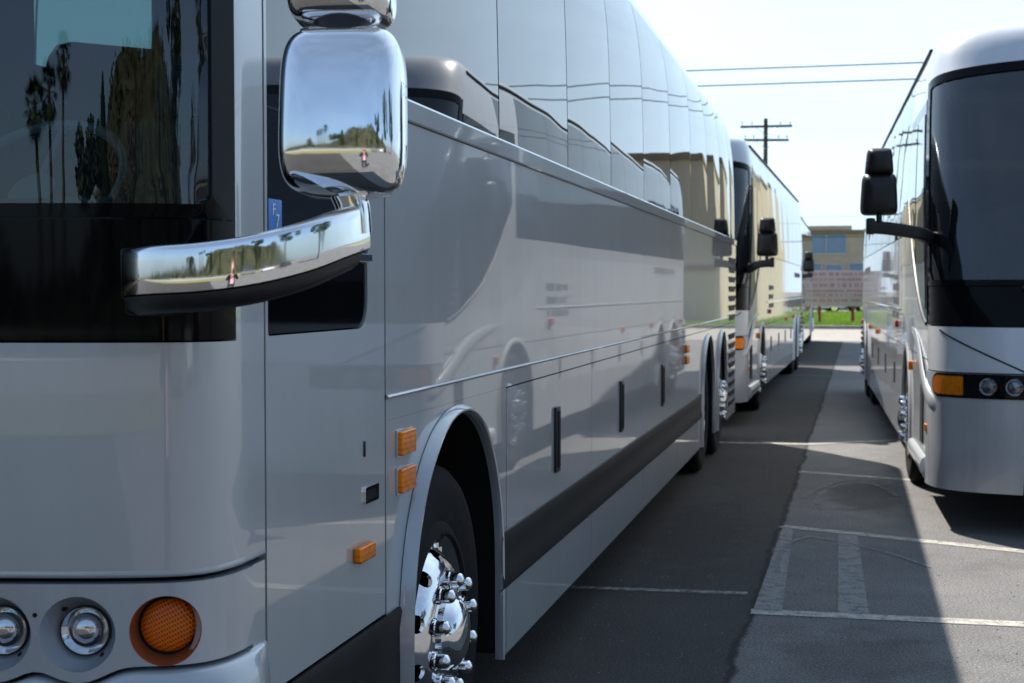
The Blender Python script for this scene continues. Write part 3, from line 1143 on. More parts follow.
    for u in lin(-ue + 0.004, ue - 0.004, 160):
        zt_ = top(max(-fa_u, min(fa_u, u)))
        col = []
        pr = [(0.0, -0.05), (0.0, 0.012), (-0.006, 0.020), (-0.03, 0.032), (-0.08, 0.042), (-0.18, 0.045), (-0.33, 0.03), (-0.42, 0.0), (-0.43, -0.05)]
        taper = min(1.0, (ue - abs(u)) / 0.10) ** 0.5 if abs(u) < ue else 0
        for dz, o_ in pr:
            z = zt_ + dz if dz > -0.1 else 0.80 + dz
            col.append(bm.verts.new(S(u, z, o_ * taper if o_ > 0 else o_)))
        rows.append(col)
    for a, b in zip(rows, rows[1:]):
        for j in range(len(a) - 1):
            bm.faces.new((a[j], b[j], b[j + 1], a[j + 1]))
    bmesh.ops.recalc_face_normals(bm, faces=bm.faces[:])
    obj('bumper', bm, 'silver', root, 50)

    PC = flat(-W + 0.10, -1)  # added dark mask: its cut-out shapes the sky patch seen through the windshield
    obj('sky_patch_mask', cdt(PC, rr2(4.7 - Y0, 8.5 - Y0, 1.3, 3.4, 0.02), [[(y_ - Y0, z_) for y_, z_ in ((7.12, 3.30), (5.94, 3.30), (5.94, 2.64), (6.06, 2.64), (6.09, 2.70), (6.16, 2.765), (6.28, 2.80), (7.12, 2.90))]], 0, 0.02, 0.2), 'seat', root)
    interior(root, 0.62, 0.16, 1.74, L, W)
    # ---------------- chrome mirror (driver's side; the other side carries its mirror image)
    for sd in (1, -1):
        T = lambda xw, yw, z: Vector((sd * (xw + 1.30), yw - Y0, z))
        path = catmull([T(-0.115, 2.48, 1.628), T(-0.075, 2.385, 1.630), T(0.005, 2.325, 1.634), T(0.090, 2.320, 1.639), T(0.168, 2.350, 1.652), T(0.232, 2.412, 1.675), T(0.272, 2.490, 1.702), T(0.286, 2.575, 1.720)], 8)
        ups = [Vector((0, 0, 1))] * len(path)
        bm = bmesh.new()
        # the bright face: outward is to the camera side of the sweep
        q = 1 if sd > 0 else -1
        face = [(q * a, b) for a, b in ((-0.03, 0.036), (0.008, 0.0435), (0.018, 0.0425), (0.0232, 0.0390), (0.0246, 0.032), (0.02492, 0.016), (0.025, 0.0), (0.02492, -0.016), (0.0246, -0.033), (0.0230, -0.0418), (0.016, -0.045), (-0.03, -0.040))]
        sweep(bm, path, face, ups)
        arm = obj('side_mirror', bm, 'chrome', root, 50)
        bm = bmesh.new()
        cov = [(q * a, b) for a, b in ((-0.028, -0.038), (0.0215, -0.0455), (0.0205, -0.052), (0.012, -0.068), (-0.004, -0.078), (-0.03, -0.074))]
        sweep(bm, path[2:-3], cov, ups[2:-3])
        obj('arm_cover', bm, 'black_plastic', arm, 50)
        # mounting foot on the black panel
        bm = bmesh.new()
        box(bm, T(-0.085, 2.475, 1.612), (0.075, 0.10, 0.125), Matrix.Rotation(R(-18 * sd), 3, 'Z'), 0.012, 3)
        obj('mounting_foot', bm, 'black_gloss', arm, 50)
        bm = bmesh.new()
        box(bm, T(-0.098, 2.425, 1.628), (0.022, 0.060, 0.098), Matrix.Rotation(R(-25 * sd), 3, 'Z'), 0.008, 3)
        obj('foot_cap', bm, 'black_gloss', arm, 50)
        # stalk up to the head
        bm = bmesh.new()
        sp = catmull([T(0.285, 2.565, 1.705), T(0.282, 2.56, 1.755), T(0.272, 2.555, 1.785), T(0.262, 2.545, 1.83)], 6)
        sweep(bm, sp, rrect(0.062, 0.062, 0.024, 4), [Vector((0, 1, 0))] * len(sp))
        obj('stalk', bm, 'chrome', arm, 50)
        # heads: superellipsoid shells, the back half bulging toward the front
        def head(cx, cy, cz, hw, hh, dep, name, tap=0.0, botcut=0.0, rz=0.0):
            bm = bmesh.new()
            n = 56
            m = 30
            rot = Matrix.Rotation(rz * sd, 3, 'Z') @ Matrix.Rotation(R(-4.5), 3, 'X')
            base = T(cx, cy, cz)
            pw = 4.6
            rows = []
            for i in range(m + 1):
                row = []
                for j in range(m + 1):
                    # denser towards the rim
                    a = math.sin(R(90) * (2 * i / m - 1)); b = math.sin(R(90) * (2 * j / m - 1))
                    mx_ = max(abs(a), abs(b))
                    if mx_ > 1e-6:
                        k_ = mx_ / (abs(a) ** pw + abs(b) ** pw) ** (1 / pw)
                        a, b = a * k_, b * k_
                    s_ = min(1.0, abs(a) ** pw + abs(b) ** pw)
                    yy = -0.02 - dep * (0.70 * math.sqrt(max(0.0, 1 - s_)) + 0.30 * (1 - (a * a + b * b) / 2) * (1 - s_ ** 6))
                    row.append(bm.verts.new(base + rot @ Vector((hw * a * (1 - tap * b), yy, hh * b))))
                rows.append(row)
            for A, B in zip(rows, rows[1:]):
                for j in range(m):
                    bm.faces.new((A[j], B[j], B[j + 1], A[j + 1]))
            ring = [rows[i][0] for i in range(m)] + [rows[m][j] for j in range(m)] + [rows[i][m] for i in range(m, 0, -1)] + [rows[0][j] for j in range(m, 0, -1)]
            for sc_, yy in ((1.0, 0.0), (1.0, 0.04), (0.985, 0.055), (0.90, 0.055)):
                nr = []
                for v in ring:
                    q_ = rot.transposed() @ (v.co - base)
                    f_ = sc_ if sc_ != 1.0 else 1.0
                    nr.append(bm.verts.new(base + rot @ Vector((q_.x * f_, yy, q_.z * f_))))
                for i in range(len(ring)):
                    bm.faces.new((ring[i], ring[(i + 1) % len(ring)], nr[(i + 1) % len(ring)], nr[i]))
                ring = nr
            bmesh.ops.remove_doubles(bm, verts=bm.verts[:], dist=1e-5)
            bmesh.ops.recalc_face_normals(bm, faces=bm.faces[:])
            o = obj(name, bm, 'chrome', arm, 60)
            bm = bmesh.new()
            pts = []
            for i in range(n):
                t = 2 * math.pi * i / n
                c, s_ = math.cos(t), math.sin(t)
                x = hw * 0.90 * math.copysign(abs(c) ** (2 / 4.6), c); z = hh * 0.90 * math.copysign(abs(s_) ** (2 / 4.6), s_)
                pts.append(bm.verts.new(base + rot @ Vector((x * (1 - tap * z / hh), 0.050, z))))
            bm.faces.new(pts)
            obj('mirror_glass', bm, 'chrome', o, 0)
            return o
        head(0.270, 2.545, 1.932, 0.116, 0.159, 0.075, 'mirror_head', 0.02, rz=R(10))
        head(0.262, 2.560, 2.195, 0.097, 0.100, 0.06, 'upper_mirror_head', 0.06, rz=R(10))
        bm = bmesh.new()
        cyl(bm, T(0.266, 2.55, 2.06), T(0.264, 2.56, 2.14), 0.055, 0.055, 20)
        obj('head_joint', bm, 'black_plastic', arm)
    # blue permit sticker on the driver's window
    bm = bmesh.new()
    box(bm, (1.3005, 2.855 - Y0, 1.752), (0.002, 0.072, 0.080), bevel=0.0008)
    st = obj('permit_sticker', bm, 'sticker', root, label='small blue sticker with white letters')
    text_part('F', (1.3022, 2.838 - Y0, 1.758), 0.036, 'white', st, 'sticker_lettering')
    text_part('7', (1.3022, 2.856 - Y0, 1.733), 0.040, 'white', st, 'sticker_lettering')
    text_part(',', (1.3022, 2.875 - Y0, 1.722), 0.030, 'white', st, 'sticker_lettering')
    return root


def text_part(s, loc, size, mat, parent, name, rot=(R(90), 0, R(90))):
    cu = bpy.data.curves.new('t', 'FONT')
    cu.body = s
    cu.size = size
    cu.extrude = 0.0004
    to = bpy.data.objects.new('t', cu)
    COL.objects.link(to)
    bpy.context.view_layer.update()
    me = bpy.data.meshes.new_from_object(to.evaluated_get(bpy.context.evaluated_depsgraph_get()))
    bpy.data.objects.remove(to)
    bpy.data.curves.remove(cu)
    me.materials.clear()
    me.materials.append(M[mat])
    o = bpy.data.objects.new(name, me)
    COL.objects.link(o)
    o.parent = parent
    o.location = loc
    o.rotation_euler = rot
    return o


coach_near()


# ================================================================== COACH B: the touring coaches behind and to the right
def coach_far(label, loc, rz):
    W, L = 1.30, 13.7
    ctrl = [(0, 0), (0.45, 0.02), (0.85, 0.075), (1.10, 0.16), (1.24, 0.28), (1.295, 0.46), (1.30, 0.7), (1.30, 1.2), (1.30, 6), (1.30, L - 0.6), (1.30, L - 0.25), (1.25, L - 0.08), (1.0, L - 0.02), (0.5, L), (0, L)]
    prof = [(0.2, 0.0), (2.1, 0.0), (2.6, 0.015), (3.0, 0.035), (3.2, 0.055), (3.33, 0.08), (3.42, 0.115), (3.47, 0.19), (3.497, 0.38), (3.515, 0.8), (3.525, 1.29)]
    rake = [(0.2, 0.04), (0.45, 0.0), (0.9, 0.0), (1.35, 0.05), (2.0, 0.28), (2.9, 0.70), (3.16, 0.84), (3.36, 0.92), (3.46, 1.0), (3.53, 1.2)]
    S = Shell(ctrl, W, L, prof, rake, 3.0)
    root = thing('coach_bus', label, 'bus', loc, rz, None)
    U = S.U
    uL = S.uy(L - 0.12)
    FW, DW, TW = 2.75, 10.95, 12.25
    ARCH = [(FW, 0.56, 0.58, 0.56), (DW, 0.56, 0.57, 0.53), (TW, 0.56, 0.57, 0.53)]
    ztw = lambda u: 3.06 + 0.10 * max(0.0, 1 - (u / S.uy(0.45)) ** 2) ** 0.8          # windshield top
    uA = S.uy(0.47)       # windshield side edge
    uP = S.uy(0.56)       # rear edge of the black corner pillar
    # roof
    zr = [2.93, 3.0, 3.1, 3.2, 3.28, 3.33, 3.37, 3.40, 3.425, 3.447, 3.465, 3.48, 3.492, 3.50, 3.508, 3.515, 3.522]
    full = sorted(set(round(v, 5) for v in lin(-uP, uP, 40) + lin(uP, uL, 40) + [-v for v in lin(uP, uL, 40)] + [q_ * S.uy(y_) for q_ in (1, -1) for y_ in (2.7695, 2.7705)] + lin(uL, U, 10) + [-v for v in lin(uL, U, 10)]))
    bm = bmesh.new()
    rows = []
    for u in full:
        z0 = ztw(u) + 0.035 if abs(u) < uP - 0.02 else (2.965 if abs(u) < S.uy(2.77) else 3.325)
        rows.append([bm.verts.new(S(u, max(z0, 2.9) + (3.522 - z0) * ((z - 2.93) / 0.592))) for z in zr])
    for a, b in zip(rows, rows[1:]):
        for j in range(len(zr) - 1):
            bm.faces.new((a[j], b[j], b[j + 1], a[j + 1]))
    bm.faces.new([r_[-1] for r_ in rows])
    bmesh.ops.recalc_face_normals(bm, faces=bm.faces[:])
    obj('roof', bm, 'silver2', root, 40)
    b_r = grid(S, lin(uL, U, 10), 0.34, 3.325, 14, 0, 0)
    b_l = grid(S, [-v for v in lin(uL, U, 10)], 0.34, 3.325, 14, 0, 0)
    me = bpy.data.meshes.new('t'); b_l.to_mesh(me); b_l.free(); b_r.from_mesh(me); bpy.data.meshes.remove(me)
    obj('rear_cap', b_r, 'silver2', root, 40)
    # inner liner / chassis
    bm = bmesh.new()
    for sd in (1, -1):
        b2 = grid(S, [sd * v for v in lin(S.uy(0.62), uL, 16)], 1.12, 3.2, 6, -0.04, 0)
        me = bpy.data.meshes.new('t'); b2.to_mesh(me); b2.free(); bm.from_mesh(me); bpy.data.meshes.remove(me)
    b2 = grid(S, lin(-S.uy(0.62), S.uy(0.62), 30), 0.30, 1.60, 6, -0.05, 0)
    me = bpy.data.meshes.new('t'); b2.to_mesh(me); b2.free(); bm.from_mesh(me); bpy.data.meshes.remove(me)
    for y0, y1 in ((0.6, FW - 0.9), (FW + 0.9, DW - 0.9), (TW + 0.8, L - 0.3)):
        box(bm, (0, (y0 + y1) / 2, 0.70), (2 * W - 0.09, y1 - y0, 0.72))
    box(bm, (0, L / 2, 0.85), (1.5, L - 1.2, 0.8))
    box(bm, (0, L / 2, 1.22), (2 * W - 0.09, L - 1.4, 0.06))
    obj('chassis', bm, 'void', root)

    # the sweeping lower edge of the front side window
    sweep_z = [(0.40, 1.36), (0.9, 1.44), (1.4, 1.60), (1.9, 1.86), (2.3, 2.13), (2.62, 2.36), (2.9, 2.60)]
    for sd in (1, -1):
        P = flat(sd * W, sd)
        X = sd * W
        yf = 2.62                        # end of the front side glass
        # upper side: silver area behind and under the front glass
        ys = [0.565] + lin(0.7, yf, 14)
        poly = [(sd * S.uy(y), smooth_tab(sweep_z, y) - 0.03) for y in ys]
        poly += [(sd * S.uy(yf + 0.14), 2.20), (sd * S.uy(yf + 0.14), 2.052), (sd * S.uy(L - 0.12), 2.052), (sd * S.uy(L - 0.12), 1.122), (sd * S.uy(0.565), 1.122)]
        obj('side_panel', cdt(S, poly, [], 0, 0.02, 0.3), 'silver2', root, 30)
        # pillar behind the front glass up to the roof
        us = [sd * v for v in lin(S.uy(yf - 0.02), S.uy(yf + 0.136), 3)]
        obj('window_pillar', grid(S, us, lambda u: 2.215, 2.97, 8, 0.0, 0.02), 'silver2', root)
        # front side glass: black surround and panes
        ys = [0.60] + lin(0.75, yf - 0.03, 14)
        ztop = lambda y: 2.958
        poly = [(sd * S.uy(y), smooth_tab(sweep_z, y) - 0.022) for y in ys] + [(sd * S.uy(y), ztop(y)) for y in reversed(ys)]
        fr = obj('side_window_surround', cdt(S, poly, [], 0.004, 0.03, 0.15), 'black_gloss', root, 30)
        for a, b in ((0.68, 1.56), (1.66, yf - 0.12)):
            ys = lin(a, b, 8)
            g_ = obj('side_window', grid(S, [sd * S.uy(y) for y in ys], lambda u: smooth_tab(sweep_z, S.plan(u).y) + 0.06, 2.86, 10, 0.009, 0.004), 'glass_side', root)
        # bright sweep moulding under the glass, running down to the bumper corner
        pth = [Vector(S(sd * S.uy(y), smooth_tab(sweep_z, y) - 0.03, 0.002)) for y in lin(0.62, yf, 20)]
        bm = bmesh.new()
        sweep(bm, pth, circ(0.014, 8))
        obj('window_moulding', bm, 'black_plastic', root, 60)
        # passenger windows
        pil = [yf + 0.15, 4.1, 5.5, 6.9, 8.3, 9.7, 11.1, 12.2, L - 0.14]
        for a, b in zip(pil, pil[1:]):
            us = [sd * v for v in lin(S.uy(a) + 0.005, S.uy(b) - 0.005, 10)]
            obj('side_window', grid(S, us, 2.06, 3.322, 10, 0.0, 0.012, 0.0018), 'glass_side', root)
        bm = bmesh.new()
        sweep(bm, [S(sd * S.uy(y), 3.375, 0.006) for y in lin(0.9, L - 0.3, 12)], circ(0.016, 8))
        obj('drip_rail', bm, 'black_plastic', root, 60)
        # lower side
        zb, zt = 0.30, 1.115
        def low(a, b, name, arch=(), zbot=zb):
            poly = [(a, zt), (a, zbot)]
            for (cy, cz, ry, rz_) in arch: poly += arch_poly(cy, cz, ry, rz_, zbot)
            poly += [(b, zbot), (b, zt)]
            return obj(name, cdt(P, poly, [], 0.0, 0.02, 0.3), 'silver2', root, 30)
        low(1.24, 3.60, 'front_wheel_panel', [ARCH[0]])
        ed = lin(3.605, 10.2, 4)
        for a, b in zip(ed, ed[1:]):
            d = low(a + 0.003, b - 0.003, 'luggage_door')
            bm = bmesh.new()
            box(bm, (X + sd * 0.003, (a + b) / 2, 0.82), (0.012, 0.05, 0.20), bevel=0.003)
            obj('door_latch', bm, 'black_plastic', d)
        low(10.205, 13.0, 'rear_wheel_panel', ARCH[1:])
        d = low(13.005, L - 0.13, 'engine_door')
        bm = bmesh.new()
        for k in range(7):
            box(bm, (X + sd * 0.004, 13.28, 0.48 + k * 0.088), (0.02, 0.34, 0.045), Matrix.Rotation(R(20 * sd), 3, 'Y'))
        obj('louvres', bm, 'void', d)
        # front corner below the window: fender skin with a rounded edge
        us = [sd * v for v in lin(S.uy(0.565), S.uy(1.235), 8)]
        obj('front_corner_panel', grid(S, us, 0.29, 1.115, 10, 0.0, 0.03), 'silver2', root)
        # raised fender sweep from the belt down to the lamp
        bm = bmesh.new()
        pth = catmull([S(sd * S.uy(2.2), 1.30, 0.0), S(sd * S.uy(1.6), 1.24, 0.004), S(sd * S.uy(1.1), 1.12, 0.012), S(sd * S.uy(0.7), 0.98, 0.018), S(sd * S.uy(0.42), 0.865, 0.016), S(sd * S.uy(0.26), 0.80, 0.0)], 8)
        n_ = len(pth)
        sweep(bm, pth, [(x * 0.62, y * 2.8) for x, y in circ(0.022, 14)], scale=[max(0.05, math.sin(math.pi * (i + 0.3) / (n_ + 0.2)) ** 0.6) for i in range(n_)])
        obj('fender_sweep', bm, 'silver2', root, 60)
        # intake slot and side fog marker
        us = [sd * v for v in lin(S.uy(1.02), S.uy(1.62), 6)]
        obj('corner_intake', grid(S, [sd * v for v in lin(S.uy(0.86), S.uy(1.10), 6)], 0.52, lambda u: 0.92, 6, 0.008, 0.02), 'void', root)
        bm = bmesh.new()
        sweep(bm, [S(sd * S.uy(y), 0.40, 0.0) for y in lin(0.60, 1.9, 8)], [(-0.02 * sd, -0.06), (0.03 * sd, -0.05), (0.045 * sd, 0.0), (0.03 * sd, 0.045), (-0.02 * sd, 0.06)])
        obj('lower_lip', bm, 'silver2', root, 60)
        # marker lamps
        q = S(sd * S.uy(0.53), 0.665, 0.008)
        lamp_box(root, q, (0.03, 0.05, 0.05), 'amber', rim=False)
        lamp_box(root, (X + sd * 0.012, 2.05, 1.005), (0.035, 0.07, 0.07), 'amber', rim=False)
        for y, z in ((4.0, 1.285), (7.95, 1.10), (10.1, 1.10), (12.9, 1.10)):
            lamp_box(root, (X + sd * 0.012, y, z), (0.03, 0.13, 0.06), 'red' if y < 5 or y > 12 else 'amber', rim=False)
        # trim line
        bm = bmesh.new()
        strip_y(bm, X, yf + 0.9, L - 0.15, 1.42, [(sd * -0.004, -0.010), (sd * 0.006, -0.008), (sd * 0.009, 0), (sd * 0.006, 0.008), (sd * -0.004, 0.010)])
        obj('trim_bead', bm, 'silver2', root)
        bm = bmesh.new()
        blob_text(bm, X + sd * 0.001, 3.9, 1.62, 0.9, 0.075, sd, 3, 5)
        obj('side_lettering', bm, 'grey_letter', root, 0)
        bm = bmesh.new(); blob_text(bm, X + sd * 0.001, 10.4, 1.86, 1.9, 0.10, sd, 1, 9)
        obj('side_lettering', bm, 'grey_letter', root, 0)
        # arches, wells, wheels
        for i, (cy, cz, ry, rz_) in enumerate(ARCH):
            obj('arch_lip', arch_lip(X, cy, cz, ry, rz_, zb, sd, 0.045, 0.02), 'silver2', root, 40)
            bm = bmesh.new()
            pts = arch_poly(cy, cz, ry + 0.004, rz_ + 0.004, 0.3)
            A = [bm.verts.new((X - sd * 0.005, y, z)) for y, z in pts]
            B = [bm.verts.new((X - sd * 0.55, y, z)) for y, z in pts]
            for k in range(len(pts) - 1):
                bm.faces.new((A[k], A[k + 1], B[k + 1], B[k]))
            bm.faces.new(B)
            obj('wheel_well', bm, 'void', root)
        make_wheel(root, (X - sd * 0.03, FW, 0.525), sd, 'steer')
        make_wheel(root, (X - sd * 0.05, DW, 0.525), sd, 'drive')
        make_wheel(root, (X - sd * 0.03, TW, 0.525), sd, 'steer')

    # ---------------- front
    ue = S.uy(0.56)
    bm = grid(S, lin(-ue, ue, 60), 1.06, 1.352, 8, 0.0, 0.03)
    obj('front_panel', bm, 'silver2', root)
    # bumper: two corner pieces and the centre panel with an angled split
    for sd in (1, -1):
        poly = [(sd * u, z) for u, z in ((S.uy(0.558), 0.285), (S.uy(0.558), 1.052), (S.ux(0.66), 1.052), (S.ux(0.72), 0.90), (S.ux(0.74), 0.285))]
        obj('bumper_corner', cdt(S, poly, [], 0.012, 0.04, 0.08), 'bumper', root, 40)
    poly = [(u, z) for u, z in ((-S.ux(0.733), 0.285), (S.ux(0.733), 0.285), (S.ux(0.713), 0.90), (S.ux(0.653), 1.052), (-S.ux(0.653), 1.052), (-S.ux(0.713), 0.90))]
    obj('bumper_centre', cdt(S, poly, [], 0.014, 0.04, 0.08), 'bumper', root, 40)
    # slanting crease on the front panel
    for sd in (1, -1):
        bm = bmesh.new()
        sweep(bm, [S(sd * (S.ux(1.24) + (S.ux(0.74) - S.ux(1.24)) * t), 1.33 + (1.07 - 1.33) * t, 0.001) for t in [k / 10 for k in range(11)]], circ(0.006, 6))
        obj('panel_crease', bm, 'charcoal', root, 60)
    # black mask and windshield
    obj('windshield_lower_mask', grid(S, lin(-S.uy(0.555), S.uy(0.555), 50), 1.358, 1.615, 5, 0.0, 0.03), 'black_gloss', root)
    bm = bmesh.new()
    outer = [(u, 1.62) for u in lin(-uP + 0.005, uP - 0.005, 30)] + [(u, ztw(u) + 0.03 if abs(u) < uA else 3.085) for u in lin(uP - 0.005, -uP + 0.005, 40)]
    gl = rr2(-uA + 0.02, uA - 0.02, 1.66, 2.90, 0.09)
    inner = [(u, z if z < 2.5 else min(ztw(u) - 0.035, z + 0.23)) for u, z in [(u, 1.66) for u in lin(-uA + 0.07, uA - 0.07, 24)] + [(uA - 0.02, 1.72), (uA - 0.02, 2.80)] + [(u, 2.99) for u in lin(uA - 0.06, -uA + 0.06, 30)] + [(-uA + 0.02, 2.80), (-uA + 0.02, 1.72)]]
    obj('windshield_frame', cdt(S, outer, [inner], 0.003, 0.03, 0.1), 'black_gloss', root, 40)
    obj('windshield', cdt(S, [(u * 1.006, z + (0.012 if z > 2.3 else -0.012)) for u, z in inner], [], -0.006, 0.0, 0.1), 'glass_front_dark', root, 60)
    # headlight clusters: black bar, amber end, two round lamps
    for sd in (1, -1):
        a, b = sd * S.ux(0.50), sd * S.uy(0.37)
        lo, hi = min(a, b), max(a, b)
        rs = (0.075, 0.02, 0.02, 0.075) if sd > 0 else (0.02, 0.075, 0.075, 0.02)
        hl = obj('headlight', cdt(S, rr2(lo, hi, 0.893, 1.050, 0.05, 6, rs), [], 0.017, 0.025, 0.05), 'black_gloss', root, 40)
        a, b = sd * S.ux(1.10), sd * (S.uy(0.37) - 0.016)
        lo, hi = min(a, b), max(a, b)
        rs = (0.055, 0.008, 0.008, 0.055) if sd > 0 else (0.008, 0.055, 0.055, 0.008)
        obj('turn_lens', cdt(S, rr2(lo, hi, 0.912, 1.032, 0.03, 6, rs), [], 0.0205, 0.012, 0.05), 'amber', hl, 40)
        for xx in (0.955, 0.80):
            c = sd * S.ux(xx)
            o = S(c, 0.972, 0.018); nrm = (S(c, 0.972, 0.06) - o).normalized()
            q = nrm.to_track_quat('Z', 'Y').to_matrix()
            for nm_, mt_, pr_ in (('lamp_reflector', 'dim_chrome', [(0.058, 0.001), (0.055, 0.006), (0.050, 0.003), (0.036, -0.004), (0.034, 0.008), (0.02, 0.010), (0.001, 0.011)]), ('lamp_lens', 'lens', [(0.052, 0.008), (0.04, 0.015), (0.02, 0.019), (0.001, 0.02)])):
                bm = bmesh.new()
                n = 28
                rings = [[bm.verts.new(o + q @ Vector((r_ * math.cos(t), r_ * math.sin(t), of))) for t in [2 * math.pi * k / n for k in range(n)]] for r_, of in pr_]
                for A, B in zip(rings, rings[1:]):
                    for k in range(n):
                        bm.faces.new((A[k], A[(k + 1) % n], B[(k + 1) % n], B[k]))
                bmesh.ops.recalc_face_normals(bm, faces=bm.faces[:])
                obj(nm_, bm, mt_, hl, 40)
    # wipers
    for sd in (1, -1):
        bm = bmesh.new()
        pts = [S(sd * 0.75 + t * 0.9 * -sd * 0.9, 1.60 + 0.16 * t, 0.035) for t in [k / 8 for k in range(9)]]
        sweep(bm, pts, circ(0.009, 6))
        pts = [S(sd * 0.10 + 0.02 * t, 1.62 + 0.5 * t, 0.03) for t in [k / 8 for k in range(9)]]
        obj('wiper', bm, 'black_plastic', root, 60)
    interior(root, 0.62, 0.42, 1.62, L, W, 1.6)
    # mirrors: black two-piece heads on a straight arm
    for sd in (1, -1):
        mx, mz = (1.635, 0.0) if sd < 0 else (1.525, -0.115)
        bm = bmesh.new()
        pth = [Vector((sd * 1.25, 0.80, 1.93 + mz)), Vector((sd * 1.36, 0.50, 1.97 + mz)), Vector((sd * (mx - 0.10), 0.42, 2.0 + mz)), Vector((sd * (mx + 0.055), 0.40, 2.015 + mz))]
        sweep(bm, catmull(pth, 6), rrect(0.075, 0.085, 0.02), [Vector((0, 0, 1))] * 19)
        box(bm, (sd * (mx + 0.055), 0.40, 2.02 + mz), (0.06, 0.07, 0.11), bevel=0.015)
        cyl(bm, (sd * mx, 0.40, 2.0 + mz), (sd * mx, 0.40, 2.11 + mz), 0.02, 0.02, 10)
        arm = obj('side_mirror', bm, 'black_plastic', root, 50)
        def hd(zc, hw, hh, tap, name):
            bm = bmesh.new()
            n = 36
            rings = []
            for yy, k_ in ((0.09, 0.86), (0.10, 0.93), (0.095, 1.0), (0.03, 1.0), (-0.02, 0.97), (-0.06, 0.86), (-0.085, 0.62), (-0.092, 0.3), (-0.093, 0.01)):
                ring = []
                for i in range(n):
                    t = 2 * math.pi * i / n
                    c, s_ = math.cos(t), math.sin(t)
                    e = 2 / 7.0
                    x = hw * k_ * math.copysign(abs(c) ** e, c); z = hh * k_ * math.copysign(abs(s_) ** e, s_)
                    ring.append(bm.verts.new((sd * mx + x * (1 - tap * z / hh), 0.40 + yy, zc + z)))
                rings.append(ring)
            for A, B in zip(rings, rings[1:]):
                for i in range(n):
                    bm.faces.new((A[i], A[(i + 1) % n], B[(i + 1) % n], B[i]))
            bmesh.ops.recalc_face_normals(bm, faces=bm.faces[:])
            o = obj(name, bm, 'black_plastic', arm, 50)
            bm = bmesh.new()
            box(bm, (sd * mx, 0.497, zc), (hw * 1.7, 0.004, hh * 1.7), bevel=0.0015)
            obj('mirror_glass', bm, 'chrome', o)
        hd(2.235 + mz, 0.118, 0.140, 0.06, 'mirror_head')
        hd(2.452 + mz, 0.088, 0.090, 0.10, 'upper_mirror_head')
    return root


right_coach = coach_far('white touring coach on the right facing the camera, black mask windshield and amber headlight end', (3.03, 9.50, 0), R(1.47))
second = dup(right_coach)
second['label'] = 'pale touring coach parked directly behind the near silver coach, black two-piece mirror on its side'
second.location = (-1.27, 16.35, 0)
second.rotation_euler = (0, 0, R(-0.96))
third = dup(right_coach)
third['label'] = 'furthest pale coach, mostly hidden at the end of the left row nearest the grass'
third.location = (-1.21, 31.6, 0)
third.rotation_euler = (0, 0, 0)


